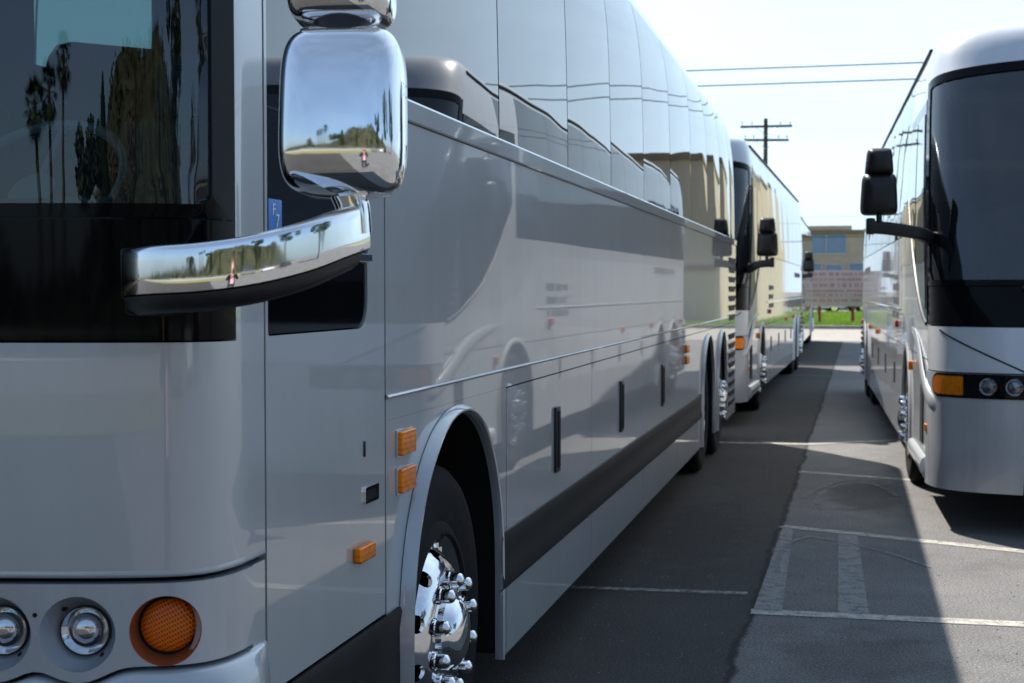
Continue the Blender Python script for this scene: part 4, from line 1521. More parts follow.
# ================================================================== SETTING
def asphalt(name):
    m, nt, b = new_mat(name)
    v = tex_obj(nt)
    sep = nt.nodes.new('ShaderNodeSeparateXYZ')
    nt.links.new(v, sep.inputs[0])
    # old pale surface to the right of a ragged joint, newer dark one to the left
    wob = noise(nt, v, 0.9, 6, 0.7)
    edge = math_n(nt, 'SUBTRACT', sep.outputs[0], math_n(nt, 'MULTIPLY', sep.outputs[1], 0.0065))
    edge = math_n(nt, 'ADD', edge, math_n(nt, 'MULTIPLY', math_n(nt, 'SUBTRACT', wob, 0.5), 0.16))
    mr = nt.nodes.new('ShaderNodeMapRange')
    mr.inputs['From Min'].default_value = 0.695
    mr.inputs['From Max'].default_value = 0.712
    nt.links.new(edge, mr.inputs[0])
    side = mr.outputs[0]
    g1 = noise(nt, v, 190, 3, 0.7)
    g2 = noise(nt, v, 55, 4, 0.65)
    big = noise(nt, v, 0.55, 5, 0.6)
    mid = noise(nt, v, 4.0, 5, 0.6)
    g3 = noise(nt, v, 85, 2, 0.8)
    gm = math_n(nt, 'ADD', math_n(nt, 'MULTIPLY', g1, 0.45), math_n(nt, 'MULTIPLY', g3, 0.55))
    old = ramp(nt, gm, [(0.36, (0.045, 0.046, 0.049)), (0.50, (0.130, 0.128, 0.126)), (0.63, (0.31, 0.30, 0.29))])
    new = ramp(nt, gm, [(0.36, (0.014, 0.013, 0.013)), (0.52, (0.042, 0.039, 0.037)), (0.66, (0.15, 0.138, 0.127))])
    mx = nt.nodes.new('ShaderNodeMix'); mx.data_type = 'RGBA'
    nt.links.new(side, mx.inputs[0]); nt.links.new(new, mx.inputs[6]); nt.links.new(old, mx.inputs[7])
    # an irregular dark oil patch and a second fainter one
    def patch(cx, cy, rx, ry, depth):
        dx = math_n(nt, 'DIVIDE', math_n(nt, 'SUBTRACT', sep.outputs[0], cx), rx)
        dy = math_n(nt, 'DIVIDE', math_n(nt, 'SUBTRACT', sep.outputs[1], cy), ry)
        d = math_n(nt, 'SQRT', math_n(nt, 'ADD', math_n(nt, 'MULTIPLY', dx, dx), math_n(nt, 'MULTIPLY', dy, dy)))
        d = math_n(nt, 'ADD', d, math_n(nt, 'MULTIPLY', math_n(nt, 'SUBTRACT', mid, 0.5), 1.5))
        r_ = nt.nodes.new('ShaderNodeMapRange'); r_.interpolation_type = 'SMOOTHSTEP'
        r_.inputs['From Min'].default_value = 0.5; r_.inputs['From Max'].default_value = 1.25
        r_.inputs['To Min'].default_value = depth; r_.inputs['To Max'].default_value = 1.0
        nt.links.new(d, r_.inputs[0])
        return r_.outputs[0]
    oil = math_n(nt, 'MULTIPLY', patch(1.34, 11.3, 0.30, 0.95, 0.55), patch(0.25, 9.2, 0.35, 1.4, 0.7))
    oil = math_n(nt, 'MULTIPLY', oil, patch(1.25, 6.3, 0.35, 0.5, 0.75))
    # crack filler / gap along the joint
    ab = math_n(nt, 'ABSOLUTE', math_n(nt, 'SUBTRACT', edge, 0.692))
    cr = nt.nodes.new('ShaderNodeMapRange')
    cr.inputs['From Min'].default_value = 0.008; cr.inputs['From Max'].default_value = 0.03
    cr.inputs['To Min'].default_value = 0.35; cr.inputs['To Max'].default_value = 1.0
    nt.links.new(math_n(nt, 'ADD', ab, math_n(nt, 'MULTIPLY', math_n(nt, 'SUBTRACT', mid, 0.5), 0.05)), cr.inputs[0])
    # stains and wear
    st = ramp(nt, math_n(nt, 'ADD', math_n(nt, 'MULTIPLY', big, 0.6), math_n(nt, 'MULTIPLY', mid, 0.4)), [(0.33, (0.70, 0.70, 0.71)), (0.5, (0.96, 0.96, 0.96)), (0.66, (1.18, 1.17, 1.15))])
    mul = nt.nodes.new('ShaderNodeMix'); mul.data_type = 'RGBA'; mul.blend_type = 'MULTIPLY'; mul.inputs[0].default_value = 1
    nt.links.new(mx.outputs[2], mul.inputs[6]); nt.links.new(st, mul.inputs[7])
    mul2 = nt.nodes.new('ShaderNodeMix'); mul2.data_type = 'RGBA'; mul2.blend_type = 'MULTIPLY'; mul2.inputs[0].default_value = 1
    nt.links.new(mul.outputs[2], mul2.inputs[6])
    cmb = nt.nodes.new('ShaderNodeCombineColor')
    crm = math_n(nt, 'MULTIPLY', cr.outputs[0], oil)
    for k in range(3): nt.links.new(crm, cmb.inputs[k])
    nt.links.new(cmb.outputs[0], mul2.inputs[7])
    nt.links.new(mul2.outputs[2], b.inputs['Base Color'])
    b.inputs['Roughness'].default_value = 0.88
    b.inputs['Specular IOR Level'].default_value = 0.35
    bump(nt, b, math_n(nt, 'ADD', math_n(nt, 'MULTIPLY', gm, 0.6), math_n(nt, 'MULTIPLY', g2, 0.4)), 0.8, 0.015)
    return m


def line_paint(name, col, cover=0.5):
    """worn paint: broken up by noise so the asphalt shows through"""
    m, nt, b = new_mat(name)
    v = tex_obj(nt)
    a = noise(nt, v, 14, 6, 0.75)
    g = noise(nt, v, 170, 3, 0.7)
    nt.links.new(ramp(nt, g, [(0.3, tuple(c * 0.6 for c in col)), (0.65, col)]), b.inputs['Base Color'])
    b.inputs['Roughness'].default_value = 0.8
    al = nt.nodes.new('ShaderNodeMapRange')
    al.inputs['From Min'].default_value = cover - 0.12
    al.inputs['From Max'].default_value = cover + 0.10
    al.inputs['To Max'].default_value = 1.0
    nt.links.new(math_n(nt, 'ADD', math_n(nt, 'MULTIPLY', a, 0.6), math_n(nt, 'MULTIPLY', g, 0.4)), al.inputs[0])
    nt.links.new(al.outputs[0], b.inputs['Alpha'])
    return m


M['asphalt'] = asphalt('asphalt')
M['line'] = line_paint('worn_line_paint', (0.50, 0.48, 0.43), 0.455)
M['line_faint'] = line_paint('faint_line_paint', (0.30, 0.29, 0.27), 0.475)
M['old_band'] = line_paint('greyed_sealed_band', (0.24, 0.24, 0.235), 0.42)
M['scuff'] = line_paint('tyre_scuff', (0.27, 0.27, 0.27), 0.535)
M['stain'] = line_paint('oil_stain', (0.10, 0.10, 0.105), 0.46)
M['grit_stone'] = simple('grit_stone', (0.26, 0.25, 0.24), 0.9, 0, 0.3, 0.5, 3)
M['concrete'] = simple('concrete', (0.27, 0.25, 0.225), 0.85, 0, 0.3, 0.18, 3, 0.1)
M['grass'] = simple('grass_ground', (0.20, 0.29, 0.06), 0.9, 0, 0.2, 0.35, 6, 0.3)
M['dry_grass'] = simple('dry_grass_ground', (0.19, 0.18, 0.07), 0.9, 0, 0.2, 0.35, 1.5, 0.3)
M['scrub'] = simple('scrub_hillside', (0.040, 0.043, 0.024), 0.95, 0, 0.1, 0.6, 0.35, 0.3)
M['tan_wall'] = simple('tan_stucco', (0.42, 0.36, 0.275), 0.85, 0, 0.3, 0.08, 2.0, 0.1)
M['brown_wall'] = simple('brown_stucco', (0.20, 0.15, 0.10), 0.85, 0, 0.3, 0.1, 2.0, 0.1)
M['blue_glass'] = simple('blue_window', (0.16, 0.26, 0.38), 0.12, 0, 0.6, 0.05, 1)
M['wood_pole'] = simple('weathered_wood', (0.07, 0.055, 0.045), 0.9, 0, 0.2, 0.3, 9, 0.2)
M['porcelain'] = simple('porcelain', (0.30, 0.31, 0.33), 0.3)
M['wire'] = simple('wire', (0.02, 0.02, 0.02), 0.6)
M['sign_face'] = simple('pale_pink_sign', (0.44, 0.345, 0.365), 0.6, 0, 0.3, 0.05, 4)
M['sign_mark'] = simple('sign_lettering', (0.34, 0.19, 0.22), 0.6)
M['red_post'] = simple('maroon_post', (0.20, 0.03, 0.045), 0.6)
M['bark'] = simple('bark', (0.085, 0.065, 0.048), 0.95, 0, 0.1, 0.3, 8, 0.3)
M['galv'] = simple('galvanised_steel', (0.40, 0.41, 0.42), 0.4, 0.7)


def leaf_mat(name, c1, c2):
    m, nt, b = new_mat(name)
    g = nt.nodes.new('ShaderNodeNewGeometry')
    nt.links.new(ramp(nt, g.outputs['Random Per Island'], [(0.0, c1), (1.0, c2)]), b.inputs['Base Color'])
    b.inputs['Roughness'].default_value = 0.6
    b.inputs['Specular IOR Level'].default_value = 0.25
    return m


M['leaf_dark'] = leaf_mat('cypress_foliage', (0.012, 0.022, 0.010), (0.035, 0.055, 0.020))
M['leaf_mid'] = leaf_mat('olive_foliage', (0.022, 0.030, 0.012), (0.070, 0.080, 0.035))
M['leaf_brown'] = leaf_mat('dry_foliage', (0.07, 0.045, 0.028), (0.13, 0.085, 0.05))
M['leaf_palm'] = leaf_mat('palm_foliage', (0.022, 0.035, 0.012), (0.055, 0.07, 0.022))
M['grass_blade'] = leaf_mat('grass_blades', (0.18, 0.30, 0.035), (0.42, 0.54, 0.11))


def quad(bm, pts, z=0.0):
    f = bm.faces.new([bm.verts.new((p[0], p[1], z if len(p) < 3 else p[2])) for p in pts])
    f.normal_update()
    if f.normal.z < 0: f.normal_flip()
    return f


bm = bmesh.new()
quad(bm, [(-700, -700), (700, -700), (700, 700), (-700, 700)])
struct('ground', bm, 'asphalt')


def ribbon(name, pts, wdt, mat, z=0.004):
    bm = bmesh.new()
    pts = [Vector((p[0], p[1], 0)) for p in pts]
    rows = []
    for i, p in enumerate(pts):
        a, b = pts[max(0, i - 1)], pts[min(len(pts) - 1, i + 1)]
        t = (b - a).normalized(); n = Vector((-t.y, t.x, 0))
        rows.append((bm.verts.new(p + n * wdt / 2 + Vector((0, 0, z))), bm.verts.new(p - n * wdt / 2 + Vector((0, 0, z)))))
    for A, B in zip(rows, rows[1:]):
        bm.faces.new((A[0], A[1], B[1], B[0]))
    for f in bm.faces:
        f.normal_update()
        if f.normal.z < 0: f.normal_flip()
    return struct(name, bm, mat)


ribbon('parking_line', [(0.735, 7.085), (2.0, 7.11), (6.5, 7.2)], 0.11, 'line', 0.004)
ribbon('parking_line', [(0.765, 9.70), (2.244, 9.10), (6.5, 7.38)], 0.11, 'line', 0.004)
ribbon('parking_line', [(0.79, 12.65), (1.66, 12.33), (6.5, 10.5)], 0.11, 'line', 0.004)
ribbon('parking_line', [(-3.0, 14.75), (0.78, 14.92), (1.62, 15.46), (6.5, 17.6)], 0.12, 'line', 0.004)
ribbon('parking_line', [(-3.0, 7.30), (-0.167, 7.45), (0.69, 7.50)], 0.07, 'line_faint', 0.004)
ribbon('parking_line', [(0.84, 18.9), (3.0, 18.7), (6.5, 18.4)], 0.09, 'line_faint', 0.004)
ribbon('parking_line', [(0.86, 22.0), (6.5, 22.0)], 0.09, 'line_faint', 0.004)
ribbon('parking_line', [(-0.6, 27.0), (6.5, 26.0)], 0.12, 'line_faint', 0.004)
bm = bmesh.new(); quad(bm, [(0.745, 7.13), (0.885, 7.13), (0.815 + 0.03, 9.63), (0.775, 9.66)], 0.004); struct('parking_line', bm, 'old_band')
bm = bmesh.new(); quad(bm, [(1.155, 7.15), (1.305, 7.15), (1.26, 9.46), (1.14, 9.50)], 0.004); struct('parking_line', bm, 'old_band')
arc = lambda cx, cy, rx, ry, a0, a1, n=24: [(cx + rx * math.cos(R(a0 + (a1 - a0) * k / n)), cy + ry * math.sin(R(a0 + (a1 - a0) * k / n))) for k in range(n + 1)]
ribbon('tyre_scuff', arc(1.02, 8.45, 0.22, 0.9, 205, 100), 0.03, 'scuff', 0.008)
ribbon('tyre_scuff', [(0.98, 9.3), (1.2, 9.15), (1.5, 8.75), (1.66, 8.45)], 0.03, 'scuff', 0.008)
ribbon('tyre_scuff', arc(1.28, 10.9, 0.30, 1.1, 20, 190), 0.05, 'scuff', 0.008)
ribbon('tyre_scuff', [(0.85, 11.0), (0.98, 11.6), (1.1, 12.0)], 0.04, 'scuff', 0.008)
# loose grit on the paving
bm = bmesh.new()
rnd = random.Random(12)
for _ in range(1300):
    x, y = rnd.uniform(-0.1, 2.6), 4.5 + 12 * rnd.random() ** 1.5
    if x > 1.55 and y > 9.6: continue
    r_ = rnd.uniform(0.0012, 0.0034)
    vs = bmesh.ops.create_cube(bm, size=1.0, matrix=Matrix.Translation((x, y, r_ * 0.7)) @ Matrix.Rotation(rnd.uniform(0, 6), 4, Vector((rnd.random(), rnd.random(), 0.2)).normalized()) @ Matrix.Diagonal((r_ * 2, r_ * 1.6, r_ * 1.3, 1)))
tag(obj('grit', bm, 'grit_stone', None, 0), kind='stuff')

# far end: pale cross road, kerb, grass strip, the lot beyond
bm = bmesh.new(); quad(bm, [(-60, 44.5), (80, 44.5), (80, 58.0), (-60, 58.0)], 0.006); struct('far_road', bm, 'concrete')
bm = bmesh.new(); box(bm, (10, 58.2, 0.07), (140, 0.3, 0.14), bevel=0.02); struct('kerb', bm, 'concrete')
bm = bmesh.new(); quad(bm, [(-60, 58.35), (80, 58.35), (80, 92), (-60, 92)], 0.10); struct('grass_strip', bm, 'grass')
bm = bmesh.new(); quad(bm, [(-60, 92), (80, 92), (80, 106), (-60, 106)], 0.05); struct('far_lot', bm, 'concrete')
bm = bmesh.new()
rnd = random.Random(3)
for _ in range(26000):
    x, y = rnd.uniform(-2.5, 7), 58.5 + 33 * rnd.random() ** 1.3
    h, a = rnd.uniform(0.08, 0.22), rnd.uniform(0, 6.28)
    dx, dy = 0.02 * math.cos(a), 0.02 * math.sin(a)
    bm.faces.new((bm.verts.new((x - dx, y - dy, 0.1)), bm.verts.new((x + dx, y + dy, 0.1)), bm.verts.new((x + dy * 2.5, y + dx * 2.5, 0.1 + h))))
tag(obj('grass', bm, 'grass_blade', None, 0), kind='stuff')


# ------------------------------------------------------------------ buildings at the far end
def building(name, label, x0, x1, y0, y1, h, wins, bands, wall='tan_wall', steps=()):
    t = thing(name, label, 'building', ((x0 + x1) / 2, (y0 + y1) / 2, 0))
    cx, cy = (x0 + x1) / 2, (y0 + y1) / 2
    bm = bmesh.new()
    box(bm, (0, 0, h / 2), (x1 - x0, y1 - y0, h))
    for sx0, sx1, hh in steps:
        box(bm, ((sx0 + sx1) / 2 - cx, 0.4, h + hh / 2), (sx1 - sx0, y1 - y0 - 0.8, hh))
    obj('wall', bm, wall, t, 0)
    bm = bmesh.new()
    for sx, sy, lx, ly in ((0, y0 - cy, x1 - x0 + 0.2, 0.25), (x0 - cx, 0, 0.25, y1 - y0), (x1 - cx, 0, 0.25, y1 - y0)):
        box(bm, (sx, sy - (0.03 if sy else 0), h + 0.02), (lx, ly, 0.35))
    obj('parapet', bm, 'brown_wall', t, 0)
    for wx0, wx1, wz0, wz1 in wins:
        bm = bmesh.new()
        yy = y0 - cy - 0.03
        for a, b, c, d in ((wx0 - 0.08, wx1 + 0.08, wz1, wz1 + 0.1), (wx0 - 0.08, wx1 + 0.08, wz0 - 0.1, wz0)):
            box(bm, ((a + b) / 2 - cx, yy, (c + d) / 2), (b - a, 0.12, d - c))
        n = max(1, round((wx1 - wx0) / 1.4))
        for k in range(n + 1):
            box(bm, (wx0 + (wx1 - wx0) * k / n - cx, yy, (wz0 + wz1) / 2), (0.07, 0.10, wz1 - wz0))
        f_ = obj('window', bm, 'galv', t, 0)
        bm = bmesh.new(); box(bm, ((wx0 + wx1) / 2 - cx, y0 - cy, (wz0 + wz1) / 2), (wx1 - wx0, 0.05, wz1 - wz0)); obj('pane', bm, 'blue_glass', f_, 0)
    for bx0, bx1, z0, z1, mt in bands:
        bm = bmesh.new(); box(bm, ((bx0 + bx1) / 2 - cx, y0 - cy - 0.05, (z0 + z1) / 2), (bx1 - bx0, 0.14, z1 - z0)); obj('wall_band', bm, mt, t, 0)
    return t


building('office_building', 'low tan office building with wide blue windows behind the pink sign', -14.0, 3.1, 110, 135, 5.85,
         [(-9.5, 0.9, 4.3, 5.75), (-2.4, -0.9, 2.9, 3.5), (-0.6, 0.6, 2.9, 3.4), (1.1, 2.5, 2.9, 3.5)], [(-14, 3.1, 2.55, 2.8, 'brown_wall')], steps=[(-14, 1.3, 0.55)])
building('warehouse_building', 'taller plain tan building hidden behind the right coach, seen mirrored in the coach windows', 4.3, 20.0, 62, 77, 7.6, [(8, 12, 3.2, 4.6)], [(4.3, 20, 2.4, 2.6, 'brown_wall')])


# ------------------------------------------------------------------ utility pole, wires, sign
def pole(loc, h, label, rz=0.0, grp=None):
    t = thing('utility_pole', label, 'utility pole', loc, rz, grp)
    bm = bmesh.new(); cyl(bm, (0, 0, 0), (0, 0, h), 0.17, 0.11, 14); obj('pole', bm, 'wood_pole', t)
    for dz, hw, tl in ((0.45, 1.42, 1.2), (1.20, 1.25, 0.0)):
        bm = bmesh.new()
        box(bm, (0.0, -0.14, h - dz), (2 * hw, 0.10, 0.13), Matrix.Rotation(R(-tl), 3, 'Y'))
        bm.verts.ensure_lookup_table()
        c = obj('crossarm', bm, 'wood_pole', t, 0)
        for k, x in enumerate((-hw + 0.1, -0.55 * hw, 0.55 * hw, hw - 0.1)):
            bm = bmesh.new()
            cyl(bm, (x, -0.14, h - dz + 0.05), (x, -0.14, h - dz + 0.18), 0.012, 0.012, 8)
            cyl(bm, (x, -0.14, h - dz + 0.16), (x, -0.14, h - dz + 0.26), 0.05, 0.035, 10)
            obj('insulator', bm, 'porcelain', c)
        bm = bmesh.new()
        for s_ in (-1, 1):
            cyl(bm, (s_ * 0.6, -0.1, h - dz - 0.04), (0, -0.13, h - dz - 0.5), 0.014, 0.014, 6)
        obj('brace', bm, 'galv', c)
    return t


pole((-3.4, 80.0, 0), 11.0, 'weathered wooden utility pole with two crossarms rising behind the second coach', R(13))


def wire(y, z0, x0, x1, sag, label, slope=0.0, r=0.011):
    bm = bmesh.new()
    n = 60
    pts = []
    for k in range(n + 1):
        t = k / n
        pts.append(Vector((x0 + (x1 - x0) * t, y + slope * (x0 + (x1 - x0) * t), z0 - sag * 4 * t * (1 - t))))
    sweep(bm, pts, circ(r, 5))
    return tag(obj('overhead_wire', bm, 'wire', None, 60), label, 'wire', 'overhead wires crossing the lot')


wire(50, 9.55, -60, 60, 0.35, 'upper of the two thin dark wires crossing the sky', 0.0, 0.024)
wire(50.3, 9.05, -60, 60, 0.35, 'lower of the two thin dark wires crossing the sky', 0.0, 0.024)
wire(104, 6.9, -40, 60, 0.2, 'faint wire low over the roof of the tan office building', 0.0, 0.010)
wire(100, 5.35, -40, 60, 0.2, 'faint wire in front of the blue windows of the tan building', 0.0, 0.024)

t = thing('lot_sign', 'wide pale pink sign board with rows of worn lettering on maroon posts', 'sign', (0.9, 61.5, 0.1))
bm = bmesh.new(); box(bm, (-0.12, 0, 1.52), (2.30, 0.10, 1.50), bevel=0.015); bd = obj('board', bm, 'sign_face', t)
rnd = random.Random(21)
for r_, (z, ht) in enumerate(((2.12, 0.13), (1.90, 0.11), (1.66, 0.17), (1.42, 0.11), (1.24, 0.11), (1.02, 0.13))):
    bm = bmesh.new()
    x = -1.2
    while x < 0.85:
        l = rnd.uniform(0.05, 0.12)
        box(bm, (x, -0.055, z), (l, 0.012, ht * rnd.uniform(0.75, 1.0)))
        x += l + rnd.choice((0.03, 0.03, 0.035, 0.12))
    obj('lettering', bm, 'sign_mark', bd, 0)
for x in (-0.95, 0.42):
    bm = bmesh.new(); box(bm, (x, 0.09, 0.40 if x < 1 else 0.4), (0.13, 0.08, 0.84)); box(bm, (x, 0.09, 1.5), (0.13, 0.07, 1.4)); obj('post', bm, 'red_post', t, 0)
t = thing('stake_sign', 'small white stake sign with a yellowish tilted top in the grass', 'sign', (-0.13, 62.5, 0.1))
bm = bmesh.new(); box(bm, (0, 0, 0.22), (0.05, 0.04, 0.44)); obj('stake', bm, 'white', t, 0)
bm = bmesh.new(); box(bm, (0, -0.03, 0.55), (0.10, 0.02, 0.26), Matrix.Rotation(R(-20), 3, 'Y')); obj('plate', bm, 'interior_pale', t, 0)


# ------------------------------------------------------------------ cars
M['car_white'] = paint('white_car_paint', (0.62, 0.64, 0.68))
M['car_dark'] = paint('dark_car_paint', (0.02, 0.022, 0.028))
M['car_grey'] = paint('grey_car_paint', (0.20, 0.21, 0.23), 0.4)
M['car_red'] = paint('dark_red_car_paint', (0.25, 0.03, 0.03))


def car(label, loc, rz, mat, kind='suv', name='parked_car', group=None):
    """length along X, nose at -X"""
    t = thing(name, label, 'car', loc, rz, group)
    if kind == 'suv':
        low = [(-2.35, 0.55), (-2.32, 0.85), (-2.15, 0.98), (-1.25, 1.08), (1.9, 1.12), (2.3, 1.08), (2.38, 0.75), (2.36, 0.42), (1.95, 0.32), (-1.9, 0.32), (-2.3, 0.38)]
        cab = [(-1.25, 1.08), (-0.55, 1.62), (-0.2, 1.70), (1.4, 1.72), (1.95, 1.62), (2.28, 1.10)]
    else:
        low = [(-2.35, 0.5), (-2.3, 0.75), (-2.1, 0.85), (-1.0, 0.95), (1.5, 0.98), (2.2, 0.95), (2.35, 0.7), (2.3, 0.4), (1.9, 0.28), (-1.9, 0.28), (-2.3, 0.34)]
        cab = [(-1.0, 0.95), (-0.25, 1.38), (0.1, 1.44), (0.8, 1.43), (1.2, 1.36), (1.95, 0.98)]
    def extr(poly, w0, w1, zsplit):
        bm = bmesh.new()
        zt = max(p[1] for p in poly)
        A, B = [], []
        for x, z in poly:
            k = (z - zsplit) / max(1e-6, zt - zsplit) if z > zsplit else 0
            hw = w0 + (w1 - w0) * k
            A.append(bm.verts.new((x, -hw, z))); B.append(bm.verts.new((x, hw, z)))
        n = len(poly)
        for i in range(n):
            j = (i + 1) % n
            bm.faces.new((A[i], A[j], B[j], B[i]))
        bm.faces.new(A); bm.faces.new(list(reversed(B)))
        bmesh.ops.recalc_face_normals(bm, faces=bm.faces[:])
        bmesh.ops.bevel(bm, geom=[e for e in bm.edges if e.calc_face_angle(0) > R(30)], offset=0.06, segments=3, affect='EDGES')
        return bm
    body = obj('body', extr(low, 0.90, 0.90, 2), mat, t, 45)
    g = obj('cabin_glass', extr(cab, 0.84, 0.66, cab[0][1]), 'glass_side', t, 45)
    rf = [(x + (0.06 if x < 0.3 else -0.06), z + 0.012) for x, z in cab if z > cab[0][1] + 0.25]
    bm = bmesh.new()
    A = [bm.verts.new((x, -0.68, z)) for x, z in rf]; B = [bm.verts.new((x, 0.68, z)) for x, z in rf]
    for i in range(len(rf) - 1): bm.faces.new((A[i], A[i + 1], B[i + 1], B[i]))
    ex = bmesh.ops.extrude_face_region(bm, geom=bm.faces[:])
    bmesh.ops.translate(bm, verts=[v for v in ex['geom'] if isinstance(v, bmesh.types.BMVert)], vec=(0, 0, 0.03))
    bmesh.ops.recalc_face_normals(bm, faces=bm.faces[:])
    obj('roof', bm, mat, t, 45)
    for x in (-0.62, 0.35, 1.3) if kind == 'suv' else (-0.35, 0.45):
        for s_ in (-1, 1):
            bm = bmesh.new()
            zt = 1.62 if kind == 'suv' else 1.36
            cyl(bm, (x, s_ * 0.845, cab[0][1]), (x + 0.05, s_ * 0.70, zt), 0.04, 0.035, 6)
            obj('pillar', bm, mat, t)
    for x in (-1.45, 1.42):
        for s_ in (-1, 1):
            bm = bmesh.new()
            lathe(bm, [(s_ * 0.0, 0.001), (s_ * 0.0, 0.20), (s_ * -0.03, 0.215), (s_ * 0.012, 0.23), (s_ * 0.01, 0.32), (s_ * -0.03, 0.345), (s_ * -0.2, 0.345), (s_ * -0.22, 0.2)], 28, 'Y')
            bmesh.ops.recalc_face_normals(bm, faces=bm.faces[:])
            wv = obj('wheel', bm, 'rubber', t); wv.location = (x, s_ * 0.88, 0.345)
            bm = bmesh.new(); lathe(bm, [(s_ * 0.012, 0.001), (s_ * 0.014, 0.05), (s_ * 0.004, 0.12), (s_ * 0.012, 0.20)], 20, 'Y')
            bmesh.ops.recalc_face_normals(bm, faces=bm.faces[:])
            obj('rim', bm, 'alu', wv)
    for s_ in (-1, 1):
        bm = bmesh.new(); box(bm, (-2.27, s_ * 0.66, 0.80 if kind == 'suv' else 0.70), (0.12, 0.36, 0.16), bevel=0.03); obj('headlight', bm, 'alu', t)
        bm = bmesh.new(); box(bm, (2.32, s_ * 0.72, 0.92 if kind == 'suv' else 0.8), (0.10, 0.26, 0.16), bevel=0.03); obj('tail_light', bm, 'red', t)
    return t


car('white sedan parked beyond the grass under the pink sign', (-1.35, 96, 0.05), R(12), 'car_white', 'sedan')
car('dark red car just behind the white sedan beyond the grass', (0.75, 99.5, 0.05), R(100), 'car_red', 'sedan')
car('black suv parked beyond the grass beside the maroon post', (3.5, 97, 0.05), R(178), 'car_dark')
car('dark grey car parked beyond the grass at the right end of the row', (8.2, 97, 0.05), R(180), 'car_dark', 'sedan')


# ------------------------------------------------------------------ behind the camera: what the chrome and glass reflect
def crown(bm, c, r, n, leaf, rnd, squash=(1, 1, 1), clumps=14):
    cl = []
    for _ in range(clumps):
        d = Vector((rnd.gauss(0, 1), rnd.gauss(0, 1), rnd.gauss(0, 1))).normalized() * rnd.random() ** 0.45
        cl.append((Vector((d.x * squash[0], d.y * squash[1], d.z * squash[2])) * r, rnd.uniform(0.22, 0.42) * r))
    for _ in range(n):
        cc, cr = rnd.choice(cl)
        d = Vector((rnd.gauss(0, 1), rnd.gauss(0, 1), rnd.gauss(0, 1))).normalized() * cr * rnd.uniform(0.6, 1.05)
        p = Vector(c) + cc + d
        a = Vector((rnd.gauss(0, 1), rnd.gauss(0, 1), rnd.gauss(0, 1))).normalized()
        b = a.cross(Vector((rnd.gauss(0, 1), rnd.gauss(0, 1), rnd.gauss(0, 1)))).normalized()
        s = leaf * rnd.uniform(0.6, 1.3)
        bm.faces.new([bm.verts.new(p + a * s), bm.verts.new(p + b * s * 0.6), bm.verts.new(p - a * s), bm.verts.new(p - b * s * 0.6)])


def tree(label, loc, h, r, leafm, seed, name='broadleaf_tree', squash=(1, 1, 0.8), n=1800, leaf=0.22, trunk_f=0.45, group=None):
    rnd = random.Random(seed)
    t = thing(name, label, 'tree', loc, 0, group)
    bm = bmesh.new()
    cyl(bm, (0, 0, 0), (0.05 * h * 0.3, 0, h * trunk_f + 0.3 * r), 0.028 * h, 0.014 * h, 10)
    for k in range(5):
        a = rnd.uniform(0, 6.28)
        p0 = Vector((0.01 * h, 0, h * trunk_f * rnd.uniform(0.7, 1.0)))
        cyl(bm, p0, p0 + Vector((math.cos(a) * r * 0.6, math.sin(a) * r * 0.6, r * rnd.uniform(0.3, 0.8))), 0.012 * h, 0.004 * h, 7)
    obj('trunk', bm, 'bark', t)
    bm = bmesh.new()
    crown(bm, (0, 0, h - r * squash[2]), r, n, leaf, rnd, squash)
    obj('crown', bm, leafm, t, 0)
    return t


def cypress(label, loc, h, r, seed):
    rnd = random.Random(seed)
    t = thing('cypress_tree', label, 'tree', loc)
    bm = bmesh.new(); cyl(bm, (0, 0, 0), (0, 0, h * 0.9), 0.02 * h, 0.01, 8); obj('trunk', bm, 'bark', t)
    bm = bmesh.new()
    for _ in range(2200):
        z = rnd.random() ** 1.2
        rr = r * (math.sin(math.pi * min(1, 0.12 + z * 0.88)) ** 0.6) * (1 - 0.35 * z)
        a = rnd.uniform(0, 6.28)
        q = rr * rnd.uniform(0.6, 1.0)
        p = Vector((q * math.cos(a), q * math.sin(a), 0.3 + z * (h - 0.3)))
        d = Vector((math.cos(a) * 0.3, math.sin(a) * 0.3, 1)).normalized()
        s = Vector((-math.sin(a), math.cos(a), 0))
        l = rnd.uniform(0.2, 0.45)
        bm.faces.new([bm.verts.new(p - s * 0.09), bm.verts.new(p + s * 0.09), bm.verts.new(p + d * l + s * 0.02), bm.verts.new(p + d * l - s * 0.02)])
    obj('crown', bm, 'leaf_dark', t, 0)
    return t


